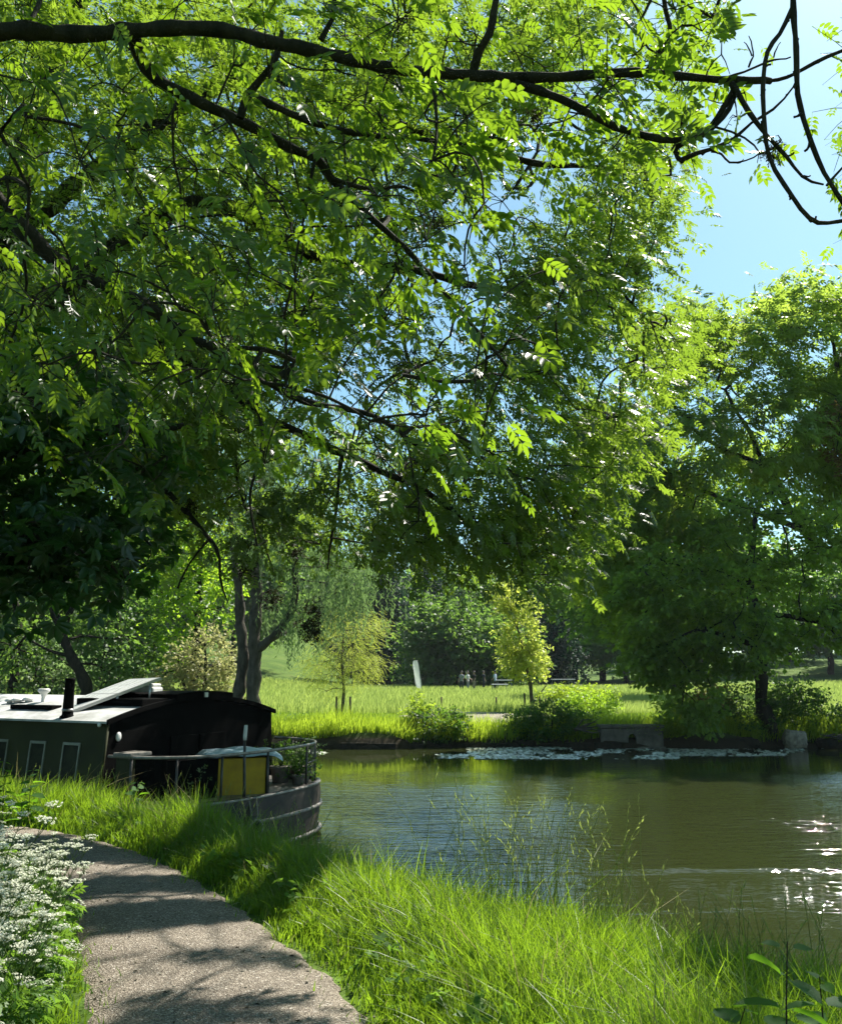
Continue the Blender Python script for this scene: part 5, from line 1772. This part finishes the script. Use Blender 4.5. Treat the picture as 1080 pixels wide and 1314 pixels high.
# flowering grasses by the water: stem with a feathery head
def seedgrass(P, Hh, name, rr):
    ch_ = []; heads = []
    for p, L_ in zip(P, Hh):
        a = rr.uniform(0, 6.28); b_ = rr.uniform(.08, .45)
        dv = np.array([math.cos(a), math.sin(a), 0]) * b_
        pts = np.array([p + np.array([0, 0, L_]) * t * (1 - .12 * t * b_ * 2) + dv * L_ * t ** 2.2 for t in (0, .35, .7, 1.0)])
        ch_.append((pts, np.array([.0026, .0022, .0016, .001]) * max(1, np.linalg.norm(p[:2]) / 6)))
        d_ = unit(pts[-1] - pts[-2])
        for s in range(7):
            t = s / 7
            heads.append((pts[-1] - d_ * .13 * t + rr.normal(0, .003, 3), d_ + rr.normal(0, .16, 3), .034 * (1 - abs(t - .5)) * rr.uniform(.8, 1.3)))
    Vt, Qt = np_tubes(ch_, 4)
    tv, tq = leaflet4(0, 0, 0, 1, .22, .05, .0)
    HP = np.array([q[0] for q in heads]); HD = unit(np.array([q[1] for q in heads])); HS = np.array([q[2] for q in heads])
    v, q_, t = place(tv, tq, HP, rot_frames(HD, unit(rng.normal(0, 1, (len(HP), 3)))), HS, rng.uniform(.4, 1, len(HP)))
    return crown_mesh(name, [(Vt, Qt, np.full(len(Vt), .35), 0), (v, q_, t, 0)], [M['tallgrass']])


rr = np.random.default_rng(5)
G = []
def seedspots(n, poly, z=0):
    out = []
    poly = np.array(poly, float)
    while len(out) < n:
        q = rr.uniform(poly.min(0), poly.max(0))
        if inside(poly, q)[0]:
            g_ = on_z(q[0], q[1], -.05)
            if seg_dist(g_[None, :2], BANK)[0] > -.05 and path_dist(g_[None, :2])[0] > .15: out.append(g_)
    return out


g1 = seedspots(120, [(520, 1150), (640, 1140), (780, 1180), (860, 1240), (760, 1290), (620, 1220)]); h1 = list(rr.uniform(.45, 1.0, len(g1)))
g2 = seedspots(90, [(120, 1060), (330, 1110), (440, 1140), (400, 1160), (260, 1120), (0, 1058), (-40, 1040)]); h2 = list(rr.uniform(.4, .75, len(g2)))
g3 = seedspots(60, [(840, 1200), (1060, 1230), (1080, 1330), (860, 1330)]); h3 = list(rr.uniform(.35, .6, len(g3)))
g4 = [at(px_, 1060, 5.5) * [1, 1, 0] + [0, 0, -.15] for px_ in (600, 625, 640, 655, 668, 690, 708, 722, 735, 748, 765, 820, 590, 610, 632, 676, 716)]
h4 = list(rr.uniform(.75, 1.12, len(g4)))
tag(link('tall_grass', seedgrass(g1 + g2 + g3 + g4, h1 + h2 + h3 + h4, 'tall_grass', rr)), kind='stuff')
# broad arching blades round the tallest clump and at the water edge
n = 5200
P = np.stack([rng.uniform(-3.6, 3.2, n * 6), rng.uniform(2.4, 10.6, n * 6)], 1)
hh, land, _ = height(P[:, 0], P[:, 1])
m = (land > -.12) & (land < .55) & in_view(P) & (path_dist(P) > .25)
P, hh = P[m][:n], hh[m][:n]
n = len(P)
V, Q_, T = blades(np.c_[P, hh], rng.uniform(.25, .62, n) * (.7 + .5 * patchy(P[:, 0], P[:, 1], 1.3)), rng.uniform(.006, .012, n), np.array([[.15, .05, 0]]) * np.ones((n, 1)), None, None, np.clip(rng.normal(.45, .25, n), 0, 1), 4)
tag(link('bank_sedge', npmesh('bank_sedge', V, Q_, M['grass'], T)), kind='stuff')

# far meadow
n = 260000
Y = 28.2 + 60 * rng.uniform(0, 1, n) ** 1.55
X = rng.uniform(-.60, .62, n) * Y
h, land, t = height(X, Y)
pdv = np.hypot((X - FPC[0]) / 3.4, (Y - FPC[1]) / 4.6)
m = (t > -.12) & (pdv > 1 + .1 * rng.normal(0, 1, n))
X, Y, h, t, pdv = X[m], Y[m], h[m], t[m], pdv[m]
n = len(X)
short = sstep(1.0, 2.0, t) * (1 - sstep(9.5, 12.5, t + .8 * np.sin(X * .4)))
tall = np.where(short > .5, rng.uniform(.06, .16, n), rng.uniform(.28, .62, n))
tall = np.where(t < 1.6, rng.uniform(.35, .85, n) * (.5 + .7 * patchy(X, Y, .8)), tall)
Wd = .00075 * Y * rng.uniform(.6, 1.4, n)
lean = np.stack([np.full(n, .12), np.where(t < .5, -.9 * rng.uniform(0, 1, n), 0), np.where(t < .35, -.5 * rng.uniform(0, 1, n), 0)], 1)
ti = np.clip(np.where(short > .5, .15, .55) + .35 * (patchy(X, Y, .3) - .5) + rng.normal(0, .2, n), 0, 1)
lo_ = short > .5
for nm, mk, mt_ in (('meadow_grass', ~lo_ & (t >= 1.6), 'meadow'), ('mown_grass', lo_ & (t >= 1.6), 'lawn'), ('bank_herbs', t < 1.6, 'reed')):
    V, Q_, T = blades(np.c_[X, Y, h - .02][mk], tall[mk], Wd[mk], lean[mk], None, None, ti[mk], 2)
    tag(link(nm, npmesh(nm, V, Q_, M[mt_], T)), kind='stuff')

# ------------------------------------------------------------------ cow parsley left of the path
def parsley(seed):
    r = np.random.default_rng(seed)
    root = thing('cow_parsley', 'frothy white flowering cow parsley in the thick clump along the left path edge', 'plant', (0, 0, 0), 0, 'cow parsley along the left of the path')
    ch_, fl, lf = [], [], []
    for s in range(r.integers(3, 5)):
        a = r.uniform(0, 6.28); L_ = r.uniform(.7, 1.0); sp_ = r.uniform(.12, .38)
        top = np.array([math.cos(a) * sp_, math.sin(a) * sp_, L_])
        mid = top * [.35, .35, .55] + r.normal(0, .02, 3)
        ch_.append((np.array([[0, 0, -.04], mid, top]), np.array([.006, .0045, .003])))
        ends = [top]
        for k in range(r.integers(2, 4)):
            t = r.uniform(.45, .85); b_ = mid * (1 - t) + top * t if t > .5 else mid
            a2 = r.uniform(0, 6.28); e = b_ + np.array([math.cos(a2) * r.uniform(.08, .2), math.sin(a2) * r.uniform(.08, .2), r.uniform(.10, .26)])
            ch_.append((np.array([b_, (b_ + e) / 2 + [0, 0, -.015], e]), np.array([.003, .0025, .002]))); ends.append(e)
        for e in ends:
            R_ = r.uniform(.030, .075)
            for k in range(12):
                a3 = k * 2.4; q = R_ * math.sqrt((k + .5) / 12)
                u = e + np.array([q * math.cos(a3), q * math.sin(a3), .045 - q * q * 4 + r.normal(0, .004)])
                ch_.append((np.array([e, (e + u) / 2 + [0, 0, .006], u]), np.array([.0012, .0012, .001])))
                for j in range(7):
                    fl.append(u + np.array([r.normal(0, .0052), r.normal(0, .0052), r.normal(.003, .003)]))
        for k in range(4):
            t = r.uniform(.1, .7); lf.append((mid * (1 - t) * 1.2 + top * t * .8) * [1, 1, .8])
    V, Q_ = np_tubes(ch_, 4)
    link('stem', npmesh('stem', V, Q_, M['stem'], np.full(len(V), .4)), root)
    fl = np.array(fl); ang = np.arange(5) * 2 * math.pi / 5
    tv = np.concatenate([[[0, 0, 0]], np.stack([np.cos(ang), np.sin(ang), .25 * np.ones(5)], 1)])
    tq = np.array([[0, 1, 2, 3], [0, 3, 4, 5]])
    v, q_, t = place(tv, tq, fl, rot_frames(unit(r.normal(0, 1, (len(fl), 3)) * [1, 1, .3]), unit(r.normal(0, .35, (len(fl), 3)) + [0, 0, 1])), r.uniform(.0045, .0080, len(fl)), r.uniform(0, 1, len(fl)))
    link('blossom', npmesh('blossom', v, q_, M['petal'], t), root)
    lf = np.array(lf)
    v, q_, t, _ = leaves([pinnate(6, leaflet4, seed * 7 + k, .34) for k in range(3)], lf, 3, .04, (.12, .24), .8, .15)
    link('foliage', npmesh('foliage', v, q_, M['parsley_leaf'], t), root)
    return root


pp = [parsley(100 + k) for k in range(5)]
rr = np.random.default_rng(12)
spots = []
tries = 0
while len(spots) < 82 and tries < 20000:
    tries += 1
    y = 2.6 + 6.6 * rr.uniform() ** .9
    xl = np.interp(y, pl[:, 1], pl[:, 0])
    off = rr.exponential(.42) + .10
    if off > 1.5: continue
    if y > 6.9 and off < .3: continue
    x = xl - off
    px_ = project(np.array([[x, y, .4]]))[0, 0]
    if px_ < -60: continue
    if min([9] + [math.hypot(x - a, y - b_) for a, b_, *_ in spots]) < .085: continue
    spots.append((x, y, off))
for i, (x, y, off) in enumerate(spots):
    o = pp[i] if i < 5 else copy_tree(pp[i % 5])
    o.location = (x, y, hz(x, y)); o.rotation_euler = (rr.normal(0, .12), rr.normal(.08, .12), rr.uniform(0, 6.28))
    s = (.44 + .34 * min(1, off / .8)) * rr.uniform(.65, 1.25) * (1.0 - .45 * min(1, max(0, (y - 5.2) / 2.5)))
    o.scale = (s, s, s)

# leafy weeds beside the boat and nettles at the lower right
def nettle(seed, label, h_, group=None, name='nettle'):
    r = np.random.default_rng(seed)
    root = thing(name, label, 'plant', (0, 0, 0), 0, group)
    bend = r.normal(0, .08, 2)
    pts = np.array([[bend[0] * t * t * h_, bend[1] * t * t * h_, h_ * t - .03] for t in np.linspace(0, 1, 6)])
    V, Q_ = np_tubes([(pts, np.linspace(.0045, .0018, 6))], 6)
    link('stem', npmesh('stem', V, Q_, M['twig'], np.full(len(V), .4)), root)
    P, D, Sx = [], [], []
    for k in range(9):
        t = .18 + .8 * k / 8
        c = np.array([np.interp(t, np.linspace(0, 1, 6), pts[:, i]) for i in range(3)])
        a0 = k * 1.57 + r.normal(0, .2)
        for a in (a0, a0 + math.pi):
            d_ = np.array([math.cos(a), math.sin(a), r.uniform(-.35, .25)])
            P.append(c + unit(d_) * .02); D.append(d_); Sx.append((.175 - .12 * abs(t - .4)) * r.uniform(.8, 1.15) if t < .9 else .06)
    # toothed heart-shaped blade
    e = []
    for k in range(9):
        t = k / 8
        w_ = .36 * math.sin(math.pi * min(1, t * .93 + .10)) ** .8 * (1 - .25 * t)
        e.append((t, w_ * (1 + (.10 if k % 2 else -.06)), .04 * math.sin(t * 3) - .14 * t * t))
    tv = [(t, 0, z - .02) for t, w_, z in e] + [(t, w_, z + .05) for t, w_, z in e] + [(t, -w_, z + .05) for t, w_, z in e]
    tq = [[k, k + 1, 9 + k + 1, 9 + k] for k in range(8)] + [[k + 1, k, 18 + k, 18 + k + 1] for k in range(8)]
    v, q_, t = place(np.array(tv, float), np.array(tq), np.array(P), rot_frames(unit(np.array(D)), unit(r.normal(0, .3, (len(P), 3)) + [0, 0, 1])), np.array(Sx), r.uniform(0, 1, len(P)))
    link('foliage', npmesh('foliage', v, q_, M['nettle'], t), root)
    return root


for k, (px_, d_, h_, lab) in enumerate([(975, 2.75, .84, 'tallest nettle in the lower right corner, its upper leaves against the river'), (1048, 2.55, .74, 'nettle at the right edge with one broad sunlit leaf'),
                                       (1010, 2.35, .50, 'short dark nettle at the bottom edge between the taller ones'), (930, 2.9, .46, 'small nettle in the grass left of the tallest nettle'),
                                       (1075, 2.2, .56, 'nettle half out of view at the right bottom corner'), (900, 3.2, .52, 'slim nettle where the long grass meets the dark water edge'),
                                       (1030, 2.9, .70, 'bushy nettle against the water between the two tallest ones'), (990, 2.3, .36, 'lowest nettle at the very bottom edge of the view')]):
    o = nettle(50 + k, lab, h_)
    x = at(px_, 1000, d_)[0]
    o.location = (x, d_, hz(x, d_)); o.rotation_euler = (0, 0, k * 1.3)
for k, (px_, d_, h_, lab) in enumerate([(8, 9.2, .75, 'pale tall nettle at the left edge in front of the boat side'), (40, 9.5, .62, 'bushy nettle in sun below the left boat window'), (222, 9.55, .55, 'broad leaved weed standing in the sunlit grass before the black boat end'), (182, 9.6, .66, 'slim upright weed beside the boat corner')]):
    o = nettle(70 + k, lab, h_, name='weed')
    x = at(px_, 1000, d_)[0]
    o.location = (x, d_, hz(x, d_))

# ------------------------------------------------------------------ small loose bits on the path: too many to count
n = 420
u = rng.integers(0, 160, n); k = rng.beta(.6, .6, n)
P = pl2[u] * (1 - k[:, None]) + pr2[u] * k[:, None] + rng.normal(0, .05, (n, 2))
keepm = (P[:, 1] > 2.5) & inside(PATHPOLY, P)
P = P[keepm]; k = k[keepm]
zz_ = .012 + .035 * (1 - (2 * k - 1) ** 2) + .004
tv, tq = leaflet4(-.5, 0, 0, 1, .45, .12, .1)
v, q_, t = place(tv, tq, np.c_[P, zz_], rot_frames(unit(rng.normal(0, 1, (len(P), 3)) * [1, 1, .1]), unit(rng.normal(0, .25, (len(P), 3)) + [0, 0, 1])), rng.uniform(.010, .035, len(P)), rng.uniform(0, 1, len(P)))
tag(link('leaf_litter', npmesh('leaf_litter', v, q_, M['key'], t)), kind='stuff')
b = bmesh.new()
for i in range(350):
    uu = rng.integers(20, 110); kk = rng.uniform(.02, .98)
    q = pl2[uu] * (1 - kk) + pr2[uu] * kk + rng.normal(0, .06, 2)
    s = rng.uniform(.004, .011)
    t = bmesh.ops.create_icosphere(b, subdivisions=1, radius=s, matrix=Matrix.Translation((q[0], q[1], .012 + .035 * (1 - (2 * kk - 1) ** 2) + s * .2)) @ Matrix.Diagonal((1, rng.uniform(.6, 1), .6, 1)))
me = bpy.data.meshes.new('path_gravel'); b.to_mesh(me); b.free(); me.materials.append(M['stone'])
tag(link('path_gravel', me), kind='stuff')

# ------------------------------------------------------------------ people and things on the meadow
def person(label, px_, d_, top, legs, facing, arm, hh=1.74):
    x = at(px_, 870, d_)[0]
    root = thing('person', label, 'person', (x, d_, hz(x, d_)), facing, 'people standing on the meadow')
    s = hh / 1.74
    J = dict(pel=(0, 0, .95), waist=(0, 0, 1.10), chest=(0, .0, 1.32), neck=(0, 0, 1.49), head=(0, .015, 1.60), crown=(0, .01, 1.70),
             sl=(-.19, 0, 1.42), el=(-.25, .02 + arm * .05, 1.16), wl=(-.24, .10 + arm * .15, .95 + arm * .15), hl=(-.23, .14 + arm * .18, .88 + arm * .18),
             sr=(.19, 0, 1.42), er=(.26, -.02, 1.16), wr=(.25, .08, .93), hr=(.24, .11, .85),
             hpl=(-.10, 0, .90), kl=(-.12, .03, .50), al=(-.13, -.01, .09), fl=(-.14, .14, .03),
             hpr=(.10, 0, .90), kr=(.13, .02, .50), ar=(.15, -.02, .09), fr=(.16, .13, .03))
    R = dict(pel=.14, waist=.125, chest=.15, neck=.055, head=.10, crown=.07, sl=.07, el=.045, wl=.032, hl=.04, sr=.07, er=.045, wr=.032, hr=.04,
             hpl=.095, kl=.065, al=.045, fl=.04, hpr=.095, kr=.065, ar=.045, fr=.04)
    Ed = [('pel', 'waist'), ('waist', 'chest'), ('chest', 'neck'), ('neck', 'head'), ('head', 'crown'), ('chest', 'sl'), ('sl', 'el'), ('el', 'wl'), ('wl', 'hl'), ('chest', 'sr'), ('sr', 'er'), ('er', 'wr'), ('wr', 'hr'),
          ('pel', 'hpl'), ('hpl', 'kl'), ('kl', 'al'), ('al', 'fl'), ('pel', 'hpr'), ('hpr', 'kr'), ('kr', 'ar'), ('ar', 'fr')]
    ks_ = list(J)
    me = bpy.data.meshes.new('body')
    me.from_pydata([tuple(c * s for c in J[k]) for k in ks_], [(ks_.index(a), ks_.index(b_)) for a, b_ in Ed], [])
    o = bpy.data.objects.new('body', me); COL.objects.link(o)
    md = o.modifiers.new('skin', 'SKIN')
    for k, sv in zip(ks_, me.skin_vertices[0].data):
        sv.radius = (R[k] * s, R[k] * s * (.75 if k in ('chest', 'waist', 'pel') else 1))
        sv.use_root = k == 'pel'
    sb = o.modifiers.new('sub', 'SUBSURF'); sb.levels = 1; sb.render_levels = 1
    dg = bpy.context.evaluated_depsgraph_get()
    m2 = bpy.data.meshes.new_from_object(o.evaluated_get(dg))
    bpy.data.objects.remove(o)
    m2.materials.clear()
    for k in ('skin', top, legs, 'hair'): m2.materials.append(M[k])
    for p_ in m2.polygons:
        c = p_.center / s; p_.use_smooth = True
        sleeve = abs(c.x) > .2 and c.z < 1.2 and c.z > .7
        p_.material_index = 0 if (c.z > 1.47 or sleeve) else (1 if c.z > .96 else (2 if c.z > .08 else 3))
    link('body', m2, root)
    # hair cap
    b = bmesh.new(); bmesh.ops.create_uvsphere(b, u_segments=14, v_segments=10, radius=.112 * s, matrix=Matrix.Translation((0, -.012 * s, 1.66 * s)))
    bmesh.ops.delete(b, geom=[v for v in b.verts if v.co.z < 1.61 * s or (v.co.y > .055 * s and v.co.z < 1.69 * s)], context='VERTS')
    mh = bpy.data.meshes.new('hair'); b.to_mesh(mh); b.free(); mh.materials.append(M['hair']); link('hair', mh, root)
    return root


person('person in a grey top standing at the left of the group on the meadow', 592, 70, 'c_grey', 'c_navy', 2.4, .3)
person('person in a white shirt standing second from the left in the meadow group', 600, 70.6, 'c_white', 'c_grey', -2.0, .8)
person('person in dark clothes close to the one in the white shirt', 608, 69.4, 'c_black', 'c_tan', 2.0, .2)
person('person in dark navy top standing apart in the middle of the meadow group', 620, 71.5, 'c_navy', 'c_navy', -1.2, .5)
person('person in a pale blue shirt at the right of the group beside white tables', 635, 70, 'c_sky', 'c_navy', 1.2, .6)
# feather flag
x = at(541, 880, 68)[0]
fl_ = thing('feather_flag', 'tall white feather flag standing on the meadow in front of the dark conifer', 'flag', (x, 68, hz(x, 68)))
b = MB()
cv_ = [(0, .0), (-.02, .6), (-.10, 1.2), (-.18, 1.75), (-.27, 2.25), (-.36, 2.5), (-.52, 2.55)]
b.tube([(q, 0, z) for q, z in cv_], [.025, .022, .02, .018, .015, .012, .01], 8)
b.build('pole', M['steel'], fl_)
b = bmesh.new()
lft = [(-.42, .42), (-.50, .75), (-.58, 1.3), (-.66, 1.8), (-.72, 2.2), (-.70, 2.42), (-.62, 2.52)]
rgt = [(-.03, .30), (-.03, .72), (-.10, 1.25), (-.18, 1.75), (-.27, 2.2), (-.35, 2.44), (-.46, 2.53)]
g_ = []
for (lx, lz), (rx_, rz_) in zip(lft, rgt):
    g_.append([b.verts.new((lx + (rx_ - lx) * t, .04 * math.sin(3.1 * t + lz * 2), lz + (rz_ - lz) * t)) for t in np.linspace(0, 1, 6)])
for r0, r1 in zip(g_, g_[1:]):
    for i in range(5): b.faces.new((r0[i], r0[i + 1], r1[i + 1], r1[i]))
bmesh.ops.solidify(b, geom=b.faces[:], thickness=.006)
me = bpy.data.meshes.new('banner'); b.to_mesh(me); b.free(); me.materials.append(M['flagcloth']); link('banner', me, fl_)
for k, (px_, d_, lab) in enumerate([(647, 70, 'pale topped folding table right beside the person in the pale blue shirt'), (641, 66, 'low pale folding table in the long grass in front of the other table'), (722, 80, 'long pale topped table right of the narrow young willow')]):
    x = at(px_, 870, d_)[0]
    t = thing('folding_table', lab, 'table', (x, d_, hz(x, d_)), .1 * k)
    wv = 1.1 if k == 2 else .62; zt = (.95, .72, .95)[k]
    MB().box((-wv, -.36, zt), (wv, .36, zt + .05), .015).build('top', M['c_white'], t)
    for sx in (-1, 1):
        for sy in (-1, 1):
            MB().tube([(sx * wv * .85, sy * .28, zt), (sx * wv * .92, sy * .30, 0)], .02, 6).build('leg', M['steel'], t)
# little marker posts in the meadow
for k, (px_, d_) in enumerate([(566, 42), (636, 42.5), (699, 41)]):
    x = at(px_, 890, d_)[0]
    o = MB().tube([(0, 0, -.1), (.01, 0, .62)], [.045, .04], 6).build('marker_post', M['post'])
    o.location = (x, d_, hz(x, d_) + .05)
    tag(o, 'short dark marker post standing in the meadow grass', 'post', 'short marker posts in the meadow')

# summer air between here and the far trees
hv = NT('air')
pv = hv.n('ShaderNodeVolumePrincipled')
pv.inputs['Color'].default_value = (.86, .93, 1.0, 1)
pv.inputs['Density'].default_value = 0.0002
pv.inputs['Anisotropy'].default_value = 0.0
hv.l(pv.outputs[0], hv.out.inputs['Volume'])
ext = float(max(np.abs(gx).max(), np.abs(gy).max())) + 60
hb = MB().box((-ext, -ext, -2.6), (ext, ext, float(H.max()) + 30)).build('haze', hv.m)
tag(hb, kind='stuff')
